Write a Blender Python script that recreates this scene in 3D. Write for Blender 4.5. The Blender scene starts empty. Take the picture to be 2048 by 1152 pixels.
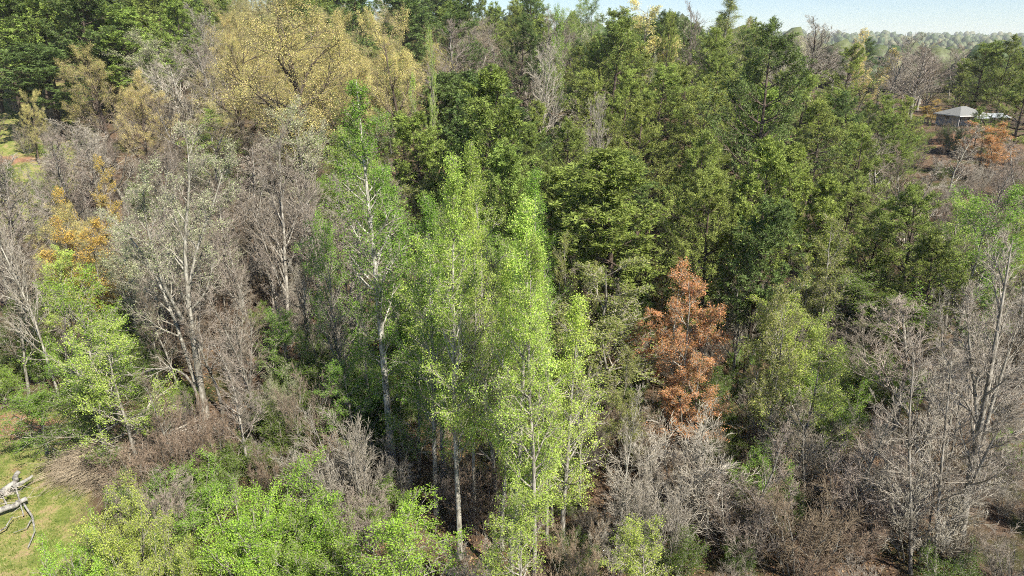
import bpy, math, random
import numpy as np
from mathutils import Vector, Matrix

S = bpy.context.scene
# ------------------------------------------------------------------ camera, sky, sun, exposure
CAM_Z = 30.0
PITCH = math.radians(19.66)
FPX = 1366.0                                   # focal length in pixels of the 2048 px wide photograph
cam_d = bpy.data.cameras.new('camera'); cam = bpy.data.objects.new('camera', cam_d)
S.collection.objects.link(cam); S.camera = cam
cam_d.sensor_width = 36.0; cam_d.lens = 36.0 * FPX / 2048.0
cam_d.clip_start = 0.5; cam_d.clip_end = 12000
cam.location = (0, 0, CAM_Z); cam.rotation_euler = (math.pi / 2 - PITCH, 0, 0)

SUN_EL, SUN_AZ = math.radians(46), math.radians(138)    # azimuth from +Y (view direction) towards +X (right)
W = bpy.data.worlds.new('World'); S.world = W; W.use_nodes = True
wt = W.node_tree; wt.nodes.clear()
sky = wt.nodes.new('ShaderNodeTexSky'); sky.sky_type = 'NISHITA'; sky.sun_disc = False
sky.sun_elevation = SUN_EL; sky.sun_rotation = SUN_AZ
sky.air_density = 0.8; sky.dust_density = 0.3; sky.ozone_density = 3.0; sky.altitude = 500
bg = wt.nodes.new('ShaderNodeBackground'); bg.inputs['Strength'].default_value = 0.075
wo = wt.nodes.new('ShaderNodeOutputWorld')
wt.links.new(sky.outputs[0], bg.inputs['Color']); wt.links.new(bg.outputs[0], wo.inputs['Surface'])

sl = bpy.data.lights.new('sun', 'SUN'); sl.energy = 5.0; sl.angle = math.radians(0.53); sl.color = (1.0, 0.93, 0.80)
so = bpy.data.objects.new('sun', sl); S.collection.objects.link(so)
sdir = Vector((math.sin(SUN_AZ) * math.cos(SUN_EL), math.cos(SUN_AZ) * math.cos(SUN_EL), math.sin(SUN_EL)))
so.rotation_euler = sdir.to_track_quat('Z', 'Y').to_euler(); so.location = (60, -40, 80)

S.view_settings.view_transform = 'Standard'; S.view_settings.look = 'None'
S.view_settings.exposure = 0.95; S.view_settings.gamma = 1.0; S.view_settings.use_curve_mapping = False
S.render.engine = 'CYCLES'
cy = S.cycles
cy.max_bounces = 5; cy.diffuse_bounces = 3; cy.glossy_bounces = 1; cy.transmission_bounces = 3
cy.transparent_max_bounces = 4; cy.volume_bounces = 1; cy.caustics_reflective = False; cy.caustics_refractive = False
cy.use_adaptive_sampling = True; cy.adaptive_threshold = 0.03
cy.use_denoising = False; cy.denoiser = 'OPENIMAGEDENOISE'; cy.denoising_input_passes = 'RGB_ALBEDO_NORMAL'; cy.denoising_prefilter = 'ACCURATE'
cy.sample_clamp_indirect = 1.5
cy.filter_width = 1.0

COL = S.collection
RNG = np.random.default_rng(7)
random.seed(7)

# ------------------------------------------------------------------ projection and terrain
cp, sp = math.cos(PITCH), math.sin(PITCH)
def ray(px, py):
    xc = (px - 1024) / FPX; yc = (576 - py) / FPX
    return xc, cp + yc * sp, -sp + yc * cp
def at(px, py, Y):
    x, y, z = ray(px, py)
    return x / y * Y, Y, CAM_Z + z / y * Y
def proj(X, Y, Z):
    dz = Z - CAM_Z
    d = Y * cp - dz * sp
    return 1024 + FPX * X / d, 576 - FPX * (Y * sp + dz * cp) / d

def sstep(a, b, x):
    t = np.clip((x - a) / (b - a), 0, 1); return t * t * (3 - 2 * t)
def softp(x, k=8.0):
    return k * np.log1p(np.exp(np.clip(x / k, -30, 30)))
def vnoise(x, y, seed=0):
    def h(i, j):
        n = np.sin(i * 127.1 + j * 311.7 + seed * 17.3) * 43758.5453
        return n - np.floor(n)
    xi, yi = np.floor(x), np.floor(y); u, v = x - xi, y - yi
    u = u * u * (3 - 2 * u); v = v * v * (3 - 2 * v)
    return (h(xi, yi) * (1 - u) + h(xi + 1, yi) * u) * (1 - v) + (h(xi, yi + 1) * (1 - u) + h(xi + 1, yi + 1) * u) * v - 0.5
def ground_z(X, Y):
    X = np.asarray(X, float); Y = np.asarray(Y, float)
    u = X / np.maximum(Y, 30.0)
    s = 0.205 + (0.125 - 0.205) * sstep(-0.75, -0.15, u) + 0.012 * sstep(0.2, 0.5, u)
    cap = 230 - 88 * sstep(0.22, 0.5, u)
    z = s * softp(np.minimum(Y, cap) - 46)
    z = z + 2.3 * np.exp(-(((X - 89) / 11) ** 2 + ((Y - 136) / 9) ** 2))
    far = sstep(230, 900, Y)
    z = z * (1 - far) + (-6) * far
    z = z + sstep(900, 1900, Y) * (40 + 26 * vnoise(X / 420, Y / 900, 3) + 10 * vnoise(X / 150, Y / 300, 5)) \
          + sstep(2300, 4200, Y) * (36 + 30 * vnoise(X / 800, Y / 1500, 9))
    z = z + (1 - sstep(200, 400, Y)) * (0.9 * vnoise(X / 9, Y / 9, 1) + 0.3 * vnoise(X / 3.1, Y / 3.1, 2))
    return z
def gz(X, Y): return float(ground_z(X, Y))

# ------------------------------------------------------------------ materials
def new_mat(name):
    m = bpy.data.materials.new(name); m.use_nodes = True
    nt = m.node_tree; nt.nodes.clear()
    return m, nt, nt.nodes.new('ShaderNodeOutputMaterial')
def N(nt, t, **kw):
    n = nt.nodes.new(t)
    for k, v in kw.items(): setattr(n, k, v)
    return n
def ramp(nt, fac, cols):
    r = N(nt, 'ShaderNodeValToRGB'); e = r.color_ramp.elements
    while len(e) < len(cols): e.new(0.5)
    for i, (p, c) in enumerate(cols): e[i].position = p; e[i].color = (*c, 1)
    nt.links.new(fac, r.inputs[0]); return r.outputs[0]
def vary(nt, col, amount_v=0.35, amount_h=0.03):
    """hue and value shift from one tree to the next"""
    oi = N(nt, 'ShaderNodeObjectInfo')
    mr = N(nt, 'ShaderNodeMapRange'); mr.inputs[3].default_value = 1 - amount_v; mr.inputs[4].default_value = 1 + amount_v
    nt.links.new(oi.outputs['Random'], mr.inputs[0])
    mh = N(nt, 'ShaderNodeMapRange'); mh.inputs[3].default_value = 0.5 + amount_h; mh.inputs[4].default_value = 0.5 - amount_h
    m2 = N(nt, 'ShaderNodeMath', operation='FRACT'); m3 = N(nt, 'ShaderNodeMath', operation='MULTIPLY'); m3.inputs[1].default_value = 7.77
    nt.links.new(oi.outputs['Random'], m3.inputs[0]); nt.links.new(m3.outputs[0], m2.inputs[0]); nt.links.new(m2.outputs[0], mh.inputs[0])
    hs = N(nt, 'ShaderNodeHueSaturation')
    nt.links.new(mh.outputs[0], hs.inputs['Hue']); nt.links.new(mr.outputs[0], hs.inputs['Value']); nt.links.new(col, hs.inputs['Color'])
    return hs.outputs[0]
def leaf_mat(name, c0, c1, c2, trans=0.35, rough=0.55, va=0.18, vh=0.015, gain=1.0, spec=0.25):
    m, nt, out = new_mat(name)
    g = N(nt, 'ShaderNodeNewGeometry')
    sc = lambda c: tuple(min(1, v * gain) for v in c)
    col = ramp(nt, g.outputs['Random Per Island'], [(0.0, sc(c0)), (0.5, sc(c1)), (1.0, sc(c2))])
    tc = N(nt, 'ShaderNodeTexCoord'); no = N(nt, 'ShaderNodeTexNoise'); no.inputs['Scale'].default_value = 0.8; no.inputs['Detail'].default_value = 2
    nt.links.new(tc.outputs['Object'], no.inputs['Vector'])
    mr = N(nt, 'ShaderNodeMapRange'); mr.inputs[1].default_value = 0.3; mr.inputs[2].default_value = 0.7; mr.inputs[3].default_value = 0.75; mr.inputs[4].default_value = 1.25
    nt.links.new(no.outputs[0], mr.inputs[0])
    hs = N(nt, 'ShaderNodeHueSaturation'); nt.links.new(mr.outputs[0], hs.inputs['Value']); nt.links.new(col, hs.inputs['Color'])
    col = vary(nt, hs.outputs[0], va, vh)
    p = N(nt, 'ShaderNodeBsdfPrincipled'); p.inputs['Roughness'].default_value = rough
    p.inputs['Specular IOR Level'].default_value = spec
    nt.links.new(col, p.inputs['Base Color'])
    tr = N(nt, 'ShaderNodeBsdfTranslucent'); nt.links.new(col, tr.inputs['Color'])
    mx = N(nt, 'ShaderNodeMixShader'); mx.inputs[0].default_value = trans
    nt.links.new(p.outputs[0], mx.inputs[1]); nt.links.new(tr.outputs[0], mx.inputs[2]); nt.links.new(mx.outputs[0], out.inputs[0])
    return m
def bark_mat(name, dark, light, sx=6.0, sz=1.6, va=0.2, blot=(0.42, 0.6)):
    m, nt, out = new_mat(name)
    tc = N(nt, 'ShaderNodeTexCoord'); mp = N(nt, 'ShaderNodeMapping'); mp.inputs['Scale'].default_value = (sx, sx, sz)
    nt.links.new(tc.outputs['Object'], mp.inputs[0])
    n1 = N(nt, 'ShaderNodeTexNoise'); n1.inputs['Scale'].default_value = 1.0; n1.inputs['Detail'].default_value = 5; n1.inputs['Roughness'].default_value = 0.7
    nt.links.new(mp.outputs[0], n1.inputs['Vector'])
    col = ramp(nt, n1.outputs[0], [(blot[0], dark), (blot[1], light)])
    col = vary(nt, col, va, 0.01)
    p = N(nt, 'ShaderNodeBsdfPrincipled'); p.inputs['Roughness'].default_value = 0.85; p.inputs['Specular IOR Level'].default_value = 0.15
    nt.links.new(col, p.inputs['Base Color'])
    bp = N(nt, 'ShaderNodeBump'); bp.inputs['Strength'].default_value = 0.6; bp.inputs['Distance'].default_value = 0.03
    nt.links.new(n1.outputs[0], bp.inputs['Height']); nt.links.new(bp.outputs[0], p.inputs['Normal'])
    nt.links.new(p.outputs[0], out.inputs[0])
    return m

M = {}
M['grey_twig'] = bark_mat('grey_twig', (0.28, 0.25, 0.215), (0.47, 0.43, 0.38), 3, 3, 0.2)
M['dead_wood'] = bark_mat('dead_wood', (0.07, 0.065, 0.06), (0.36, 0.35, 0.32), 3.4, 1.4, 0.02, (0.34, 0.58))
M['thatch'] = bark_mat('thatch', (0.20, 0.16, 0.12), (0.48, 0.40, 0.30), 1.2, 1.2, 0.1)
M['litter_leaf'] = leaf_mat('litter_leaf', (0.13, 0.06, 0.035), (0.24, 0.13, 0.075), (0.38, 0.24, 0.15), 0.1)
M['grass_blade'] = leaf_mat('grass_blade', (0.10, 0.15, 0.03), (0.19, 0.24, 0.05), (0.34, 0.31, 0.13), 0.3)
M['far_crown'] = leaf_mat('far_crown', (0.05, 0.085, 0.035), (0.085, 0.115, 0.05), (0.16, 0.165, 0.09), 0.1)

# one foliage, needle, bark and twig material; each tree's own colour is carried by the object
TINT = {'fresh_leaf': (0.29, 0.48, 0.065),
        'sunlit_bark': (0.66, 0.64, 0.57),  # pale bark, tint raised to stand in for sunlight on the thick trunk
        'wheat_leaf': (0.56, 0.53, 0.24),
        'dark_twig': (0.13, 0.115, 0.085),
        'poplar_leaf': (0.42, 0.55, 0.11),
        'spring_leaf': (0.23, 0.37, 0.06),
        'lime_leaf': (0.46, 0.56, 0.12),
        'shade_leaf': (0.13, 0.20, 0.04),
        'olive_leaf': (0.34, 0.38, 0.11),
        'gold_leaf': (0.72, 0.65, 0.25),
        'amber_leaf': (0.56, 0.42, 0.1),
        'orange_leaf': (0.58, 0.33, 0.14),
        'blossom': (0.46, 0.5, 0.28),
        'tan_bud': (0.42, 0.28, 0.18),
        'pine_needle': (0.265, 0.345, 0.08),
        'dark_needle': (0.135, 0.2, 0.06),
        'olive_needle': (0.265, 0.325, 0.08),
        'pale_bark': (0.43, 0.41, 0.36),
        'grey_bark': (0.34, 0.32, 0.28),
        'dark_bark': (0.14, 0.11, 0.09),
        'grey_twig': (0.45, 0.415, 0.36),
        'mauve_twig': (0.35, 0.305, 0.265),
        'red_twig': (0.34, 0.265, 0.2),
        'brown_twig': (0.26, 0.22, 0.17)}
def tint_scale(nt, fac, stops):
    oi = N(nt, 'ShaderNodeObjectInfo'); r = ramp(nt, fac, stops)
    mx = N(nt, 'ShaderNodeMix', data_type='RGBA', blend_type='MULTIPLY'); mx.clamp_result = False; mx.inputs[0].default_value = 1
    d = N(nt, 'ShaderNodeVectorMath', operation='SCALE'); d.inputs[3].default_value = 2.0
    nt.links.new(r, d.inputs[0]); nt.links.new(d.outputs[0], mx.inputs[7]); nt.links.new(oi.outputs['Color'], mx.inputs[6])
    return mx.outputs[2]
def tree_leaf_mat(name, trans, rough, spec, isl=1.0, nsc=0.8, nlo=0.75, nhi=1.25):
    m, nt, out = new_mat(name)
    g = N(nt, 'ShaderNodeNewGeometry')
    col = tint_scale(nt, g.outputs['Random Per Island'], [(0.0, tuple(.5 + (v - .5) * isl for v in (.30, .36, .26))), (0.5, (.5, .5, .5)), (1.0, tuple(.5 + (v - .5) * isl for v in (.74, .66, .85)))])
    tc = N(nt, 'ShaderNodeTexCoord'); no = N(nt, 'ShaderNodeTexNoise'); no.inputs['Scale'].default_value = nsc; no.inputs['Detail'].default_value = 2
    nt.links.new(tc.outputs['Object'], no.inputs['Vector'])
    mr = N(nt, 'ShaderNodeMapRange'); mr.inputs[1].default_value = 0.3; mr.inputs[2].default_value = 0.7; mr.inputs[3].default_value = nlo; mr.inputs[4].default_value = nhi
    nt.links.new(no.outputs[0], mr.inputs[0])
    hs = N(nt, 'ShaderNodeHueSaturation'); nt.links.new(mr.outputs[0], hs.inputs['Value']); nt.links.new(col, hs.inputs['Color'])
    col = vary(nt, hs.outputs[0], .18, .010)
    p = N(nt, 'ShaderNodeBsdfPrincipled'); p.inputs['Roughness'].default_value = rough; p.inputs['Specular IOR Level'].default_value = spec
    nt.links.new(col, p.inputs['Base Color'])
    tr = N(nt, 'ShaderNodeBsdfTranslucent'); nt.links.new(col, tr.inputs['Color'])
    mx = N(nt, 'ShaderNodeMixShader'); mx.inputs[0].default_value = trans
    nt.links.new(p.outputs[0], mx.inputs[1]); nt.links.new(tr.outputs[0], mx.inputs[2]); nt.links.new(mx.outputs[0], out.inputs[0]); return m
def tree_bark_mat(name, sx, sz, dark, bump):
    m, nt, out = new_mat(name)
    tc = N(nt, 'ShaderNodeTexCoord'); mp = N(nt, 'ShaderNodeMapping'); mp.inputs['Scale'].default_value = (sx, sx, sz)
    nt.links.new(tc.outputs['Object'], mp.inputs[0])
    n1 = N(nt, 'ShaderNodeTexNoise'); n1.inputs['Scale'].default_value = 1.0; n1.inputs['Detail'].default_value = 5; n1.inputs['Roughness'].default_value = 0.7
    nt.links.new(mp.outputs[0], n1.inputs['Vector'])
    col = vary(nt, tint_scale(nt, n1.outputs[0], [(.42, (.5 * dark, .48 * dark, .44 * dark)), (.6, (.5, .5, .5))]), .2, .01)
    p = N(nt, 'ShaderNodeBsdfPrincipled'); p.inputs['Roughness'].default_value = 0.85; p.inputs['Specular IOR Level'].default_value = 0.15
    nt.links.new(col, p.inputs['Base Color'])
    if bump:
        bp = N(nt, 'ShaderNodeBump'); bp.inputs['Strength'].default_value = 0.6; bp.inputs['Distance'].default_value = 0.03
        nt.links.new(n1.outputs[0], bp.inputs['Height']); nt.links.new(bp.outputs[0], p.inputs['Normal'])
    nt.links.new(p.outputs[0], out.inputs[0]); return m
M['foliage'] = tree_leaf_mat('foliage', .40, .7, .12); M['needles'] = tree_leaf_mat('needles', .25, .6, .18, .4, 1.1, .55, 1.45)
M['bark'] = tree_bark_mat('bark', 6, 1.6, .33, True); M['twig'] = tree_bark_mat('twig', 3, 3, .58, False)

def ground_mat():
    m, nt, out = new_mat('forest_floor')
    tc = N(nt, 'ShaderNodeTexCoord')
    def noise(sc, det=6, ro=0.65):
        n = N(nt, 'ShaderNodeTexNoise'); n.inputs['Scale'].default_value = sc; n.inputs['Detail'].default_value = det; n.inputs['Roughness'].default_value = ro
        nt.links.new(tc.outputs['Object'], n.inputs['Vector']); return n.outputs[0]
    litter = ramp(nt, noise(2.6, 8, 0.8), [(0.32, (0.05, 0.034, 0.024)), (0.5, (0.12, 0.082, 0.056)), (0.62, (0.22, 0.155, 0.11)), (0.75, (0.30, 0.22, 0.16))])
    moss = ramp(nt, noise(1.7, 7, 0.75), [(0.3, (0.03, 0.035, 0.014)), (0.55, (0.07, 0.08, 0.028)), (0.72, (0.13, 0.12, 0.055))])
    grass = ramp(nt, noise(1.1, 8, 0.75), [(0.34, (0.09, 0.13, 0.03)), (0.46, (0.17, 0.21, 0.05)), (0.54, (0.28, 0.27, 0.10)), (0.64, (0.36, 0.27, 0.15))])
    clay = ramp(nt, noise(1.6, 7, 0.7), [(0.3, (0.22, 0.12, 0.07)), (0.55, (0.33, 0.19, 0.12)), (0.75, (0.40, 0.28, 0.19))])
    def mix(a, b, f):
        x = N(nt, 'ShaderNodeMix', data_type='RGBA'); nt.links.new(f, x.inputs[0]); nt.links.new(a, x.inputs[6]); nt.links.new(b, x.inputs[7]); return x.outputs[2]
    def attr(nm, width=0.18, sc=0.9):
        a = N(nt, 'ShaderNodeAttribute', attribute_name=nm)
        ad = N(nt, 'ShaderNodeMath', operation='ADD'); nt.links.new(a.outputs['Fac'], ad.inputs[0]); nt.links.new(noise(sc, 5, 0.7), ad.inputs[1])
        mr = N(nt, 'ShaderNodeMapRange'); mr.inputs[1].default_value = 1.0 - width; mr.inputs[2].default_value = 1.0 + width
        nt.links.new(ad.outputs[0], mr.inputs[0]); return mr.outputs[0]
    mf = N(nt, 'ShaderNodeMapRange'); mf.inputs[1].default_value = 0.5; mf.inputs[2].default_value = 0.62; nt.links.new(noise(0.16, 4), mf.inputs[0])
    c = mix(litter, moss, mf.outputs[0]); c = mix(c, grass, attr('grass')); c = mix(c, clay, attr('clay', 0.12, 0.6))
    fa = N(nt, 'ShaderNodeAttribute', attribute_name='woodland'); wood = ramp(nt, noise(.05, 6), [(.3, (.05, .08, .03)), (.7, (.12, .14, .06))]); c = mix(c, wood, fa.outputs['Fac'])
    p = N(nt, 'ShaderNodeBsdfPrincipled'); p.inputs['Roughness'].default_value = 0.95; p.inputs['Specular IOR Level'].default_value = 0.1
    nt.links.new(c, p.inputs['Base Color'])
    b = N(nt, 'ShaderNodeBump'); b.inputs['Distance'].default_value = 0.12; b.inputs['Strength'].default_value = 0.9
    nt.links.new(noise(5, 6, 0.8), b.inputs['Height']); nt.links.new(b.outputs[0], p.inputs['Normal'])
    nt.links.new(p.outputs[0], out.inputs[0]); return m
M['floor'] = ground_mat()

def plain_mat(name, c0, c1, scale=4, rough=0.7, metal=0.0):
    m, nt, out = new_mat(name)
    tc = N(nt, 'ShaderNodeTexCoord'); n = N(nt, 'ShaderNodeTexNoise'); n.inputs['Scale'].default_value = scale; n.inputs['Detail'].default_value = 5
    nt.links.new(tc.outputs['Object'], n.inputs['Vector'])
    p = N(nt, 'ShaderNodeBsdfPrincipled'); p.inputs['Roughness'].default_value = rough; p.inputs['Metallic'].default_value = metal
    nt.links.new(ramp(nt, n.outputs[0], [(0.35, c0), (0.65, c1)]), p.inputs['Base Color']); nt.links.new(p.outputs[0], out.inputs[0]); return m

# ------------------------------------------------------------------ mesh helpers
def mesh_from(name, V, Q=None, T=None, mats=(), smooth=False):
    V = np.ascontiguousarray(V, dtype=np.float32).reshape(-1, 3)
    parts, tot = [], []
    if Q is not None and len(Q): Q = np.asarray(Q, dtype=np.int32); parts.append(Q.ravel()); tot.append(np.full(len(Q), 4, np.int32))
    if T is not None and len(T): T = np.asarray(T, dtype=np.int32); parts.append(T.ravel()); tot.append(np.full(len(T), 3, np.int32))
    loops = np.concatenate(parts); tot = np.concatenate(tot); start = np.concatenate([[0], np.cumsum(tot)[:-1]]).astype(np.int32)
    me = bpy.data.meshes.new(name)
    me.vertices.add(len(V)); me.vertices.foreach_set('co', V.ravel())
    me.loops.add(len(loops)); me.loops.foreach_set('vertex_index', loops)
    me.polygons.add(len(tot)); me.polygons.foreach_set('loop_start', start); me.polygons.foreach_set('loop_total', tot)
    me.polygons.foreach_set('use_smooth', np.full(len(tot), bool(smooth)))
    me.update(calc_edges=True)
    for m in mats: me.materials.append(m)
    return me
def unit(v): return v / np.maximum(np.linalg.norm(v, axis=-1, keepdims=True), 1e-9)
class Geo:
    def __init__(s): s.V, s.Q, s.T, s.n = [], [], [], 0
    def add(s, V, Q=None, T=None):
        V = V.reshape(-1, 3); s.V.append(V)
        if Q is not None: s.Q.append(Q + s.n)
        if T is not None: s.T.append(T + s.n)
        s.n += len(V)
    def tubes(s, P, Rr, sides):
        """P (K,M,3) polylines with radii Rr (K,M)"""
        K, Mn, _ = P.shape
        if K == 0: return
        t = unit(np.gradient(P, axis=1))
        ref = np.where(np.abs(t[:, :1, 2:3]) > 0.9, np.array([1.0, 0, 0]), np.array([0, 0, 1.0]))
        a = unit(np.cross(t, np.broadcast_to(ref, t.shape))); b = np.cross(t, a)
        th = np.arange(sides) * 2 * np.pi / sides
        V = P[:, :, None] + Rr[:, :, None, None] * (a[:, :, None] * np.cos(th)[:, None] + b[:, :, None] * np.sin(th)[:, None])
        idx = np.arange(K * Mn * sides).reshape(K, Mn, sides); nx = np.roll(idx, -1, axis=2)
        Q = np.stack([idx[:, :-1], nx[:, :-1], nx[:, 1:], idx[:, 1:]], -1).reshape(-1, 4)
        s.add(V, Q)
    def leaves(s, C, size, rng, up=0.4, asp=0.6):
        n = len(C)
        if not n: return
        nrm = unit(rng.normal(size=(n, 3)) + np.array([0, 0, up]))
        a = unit(np.cross(nrm, rng.normal(size=(n, 3)))); b = np.cross(nrm, a)
        sz = (size * rng.uniform(0.6, 1.35, n))[:, None]
        V = np.stack([C - a * sz * .5, C + b * sz * .5 * asp + nrm * sz * .08, C + a * sz * .5, C - b * sz * .5 * asp + nrm * sz * .08], 1)
        s.add(V, np.arange(n * 4).reshape(n, 4))
    def needles(s, C, D, L, W_, k, rng, spread=0.9):
        """tuft of k thin needles bundles round direction D at each C"""
        n = len(C)
        d = unit(D[:, None] * 0.75 + rng.normal(size=(n, k, 3)) * spread)
        l = L * rng.uniform(0.65, 1.15, (n, k, 1))
        side = unit(np.cross(d, rng.normal(size=(n, k, 3)))) * W_ * .5
        base = C[:, None] + d * 0.03
        V = np.stack([base - side * .5, base + d * l * .55 + side, base + d * l, base + d * l * .5 - side], 2)
        s.add(V, np.arange(n * k * 4).reshape(-1, 4))
    def mesh(s, name, mat, smooth=False):
        return mesh_from(name, np.concatenate(s.V), np.concatenate(s.Q) if s.Q else None, np.concatenate(s.T) if s.T else None, [mat], smooth)

def grow(rng, start, d, length, Mn, wob, up, upend=None):
    K = len(start); P = np.zeros((K, Mn, 3)); P[:, 0] = start; d = unit(d).copy()
    step = (length / (Mn - 1))[:, None]
    for i in range(1, Mn):
        P[:, i] = P[:, i - 1] + d * step
        d = unit(d + rng.normal(size=(K, 3)) * wob + np.array([0, 0, 1.0]) * (up if upend is None else up + (upend - up) * i / Mn))
    return P
def spawn(rng, P, n, t0, t1, ang, spread=10, tip=False, flat=0.0, whorl=0):
    """n children per polyline; returns start, direction, parameter t, parent index"""
    K, Mn, _ = P.shape
    t = (np.arange(n)[None] + rng.uniform(0, 1, (K, n))) / n * (t1 - t0) + t0
    if tip: t[:, -1] = 0.995
    if whorl: q = (t1 - t0) / max(1, n // whorl); t = np.clip(t0 + np.round((t - t0) / q) * q + rng.normal(size=t.shape) * q * .09, t0, .985)
    pidx = np.repeat(np.arange(K), n); t = t.ravel()
    f = t * (Mn - 1); i = np.minimum(f.astype(int), Mn - 2); w = (f - i)[:, None]
    A, B = P[pidx, i], P[pidx, i + 1]
    st = A * (1 - w) + B * w; T_ = unit(B - A)
    r = rng.normal(size=st.shape)
    if flat: r[:, 2] *= (1 - flat)
    per = unit(r - T_ * np.sum(r * T_, -1, keepdims=True))
    a = np.radians((ang(t) if callable(ang) else ang) + rng.normal(size=len(t)) * spread)[:, None]
    return st, unit(T_ * np.cos(a) + per * np.sin(a)), t, pidx

def tree_geo(seed, H=18, stems=1, fan=0.0, stem_r=0.22, t_wob=0.03, n1=26, c0=0.3, R=4.0, prof=lambda t: 1 - t * .6, ang1=55, up1=0.08,
             w1=0.08, n2=6, l2=0.45, n3=5, l3=0.42, n4=4, l4=0.5, twig=0.012, leaf=None, leaf_n=0, leaf_size=0.12, clump=0.15,
             kind='leaf', needle=(0.3, 0.05, 14), flat=0.0, lean=(0, 0), lmin=0.25, up2=0.05, a2=40, a3=38, a4=36, w2=0.12, paths=None, radii=None, whorl=0):
    rng = np.random.default_rng(seed)
    az = rng.uniform(0, 2 * np.pi) + np.arange(stems) * 2.4
    d0 = np.stack([np.cos(az) * fan + lean[0], np.sin(az) * fan + lean[1], np.ones(stems)], 1)
    st = np.stack([np.cos(az) * 0.12 * min(stems - 1, 4), np.sin(az) * 0.12 * min(stems - 1, 4), np.full(stems, -0.4)], 1)
    ln = H * (1 if stems == 1 else rng.uniform(0.65, 1.0, stems)) * np.ones(stems)
    P0 = grow(rng, st, d0, ln + .4, 13, t_wob, 0.03 if stems == 1 else 0.06)
    if stems == 1:
        P0[0, :, 2] = np.linspace(-0.4, H, 13)
        P0[0, :, :2] *= 1.0
    tt = np.linspace(0, 1, 13)
    if paths is not None:                          # stems that follow given lines
        P0 = np.stack(paths); ln = np.linalg.norm(np.diff(P0, axis=1), axis=2).sum(1); H = ln.max(); stems = len(paths)
    R0 = stem_r * ((1 - tt) ** 0.85)[None] * (ln / H)[:, None] + 0.012
    if radii is not None: R0 = np.array(radii)[:, None] * ((1 - tt) ** .8)[None] + .015
    R0[:, 0] *= 1.35
    trunk = Geo(); trunk.tubes(P0, R0, 8 if stems == 1 else 6)
    s1, d1, t1, i1 = spawn(rng, P0, n1, c0, 0.98, ang1, 9, whorl=whorl)
    L1 = np.maximum(R * prof((t1 - c0) / (1 - c0)) * rng.uniform(0.65, 1.2, len(t1)) * (ln[i1] / H), lmin)
    P1 = grow(rng, s1, d1, L1, 7, w1, up1)
    pr = (np.array(radii)[i1] if radii is not None else stem_r * (ln[i1] / H)) * (1 - t1) ** 0.85 + 0.012
    r1 = np.minimum(pr * 0.62, 0.022 * L1 + 0.012)
    R1 = r1[:, None] * (1 - np.linspace(0, 0.85, 7))[None]
    trunk.tubes(P1, R1, 5)
    br = Geo()
    s2, d2, t2, i2 = spawn(rng, P1, n2, 0.18, 1.0, a2, 10, tip=True, flat=flat)
    L2 = np.maximum(L1[i2] * l2 * (1.1 - 0.55 * t2) * rng.uniform(0.6, 1.25, len(t2)), lmin)
    P2 = grow(rng, s2, d2, L2, 5, w2, up2)
    r2 = np.minimum(r1[i2] * (1 - .8 * t2) * 0.8 + .004, 0.02 * L2 + 0.008)
    R2 = np.maximum(r2[:, None] * (1 - np.linspace(0, 0.8, 5))[None], twig * .6)
    br.tubes(P2, R2, 4)
    ends = [P2]
    P3 = P4 = None
    if n3:
        s3, d3, t3, i3 = spawn(rng, P2, n3, 0.15, 1.0, a3, 12, tip=True, flat=flat)
        L3 = np.maximum(L2[i3] * l3 * (1.15 - 0.5 * t3) * rng.uniform(0.6, 1.3, len(t3)), lmin * .7)
        P3 = grow(rng, s3, d3, L3, 3, 0.16, up2)
        br.tubes(P3, np.maximum(np.minimum(r2[i3] * .6, twig * 1.6)[:, None] * np.array([1, .75, .35])[None], twig * .4), 3)
        ends.append(P3)
    if n4:
        s4, d4, t4, i4 = spawn(rng, P3, n4, 0.2, 1.0, a4, 12, tip=True)
        L4 = np.maximum(L3[i4] * l4 * rng.uniform(0.6, 1.3, len(t4)), lmin * .6)
        P4 = grow(rng, s4, d4, L4, 2, 0.1, 0.0)
        br.tubes(P4, np.full((len(P4), 2), twig) * np.array([[.9, .25]]), 3)
        ends.append(P4)
    fo = None
    if leaf_n:
        E = ends[-1]; fo = Geo()
        if kind == 'leaf':
            f = rng.uniform(0.25, 1.0, (len(E), leaf_n, 1))
            C = E[:, None, 0] * (1 - f) + E[:, None, -1] * f + rng.normal(size=(len(E), leaf_n, 3)) * clump
            fo.leaves(C.reshape(-1, 3), leaf_size, rng)
        else:
            f = (np.arange(leaf_n)[None, :, None] + rng.uniform(0.3, 1, (len(E), leaf_n, 1))) / leaf_n
            C = (E[:, None, 0] * (1 - f) + E[:, None, -1] * f + rng.normal(size=(len(E), leaf_n, 3)) * 0.04).reshape(-1, 3)
            D = np.repeat(unit(E[:, -1] - E[:, 0]) + np.array([0, 0, 0.25]), leaf_n, 0)
            fo.needles(C, unit(D), needle[0], needle[1], needle[2], rng)
    return trunk, br, fo

class Proto: pass
PR = {}
def proto(key, name, H, Rw, n, mats, **kw):
    """n variants of a kind: trunk, branches and foliage meshes"""
    L = []
    for k in range(n):
        tr, br, fo = tree_geo(hash_seed(key) + k * 13, H=H, **kw)
        p = Proto(); p.H, p.R, p.name = H, Rw, name
        p.trunk = tr.mesh('trunk', M['bark'], True); p.br = br.mesh('branches', M['twig'], True)
        p.fo = fo.mesh('foliage', M['needles' if 'needle' in mats[2] else 'foliage']) if fo else None
        p.mats = mats
        # true radius of the crown and its height
        for g in ([fo] if fo else [br]):
            V = np.concatenate(g.V); q = np.percentile(np.hypot(V[:, 0], V[:, 1]), 93); p.R = float(q); p.H = float(np.percentile(V[:, 2], 99.7))
        L.append(p)
    PR[key] = L
def hash_seed(s): return sum((i + 3) * ord(c) for i, c in enumerate(s))

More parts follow.
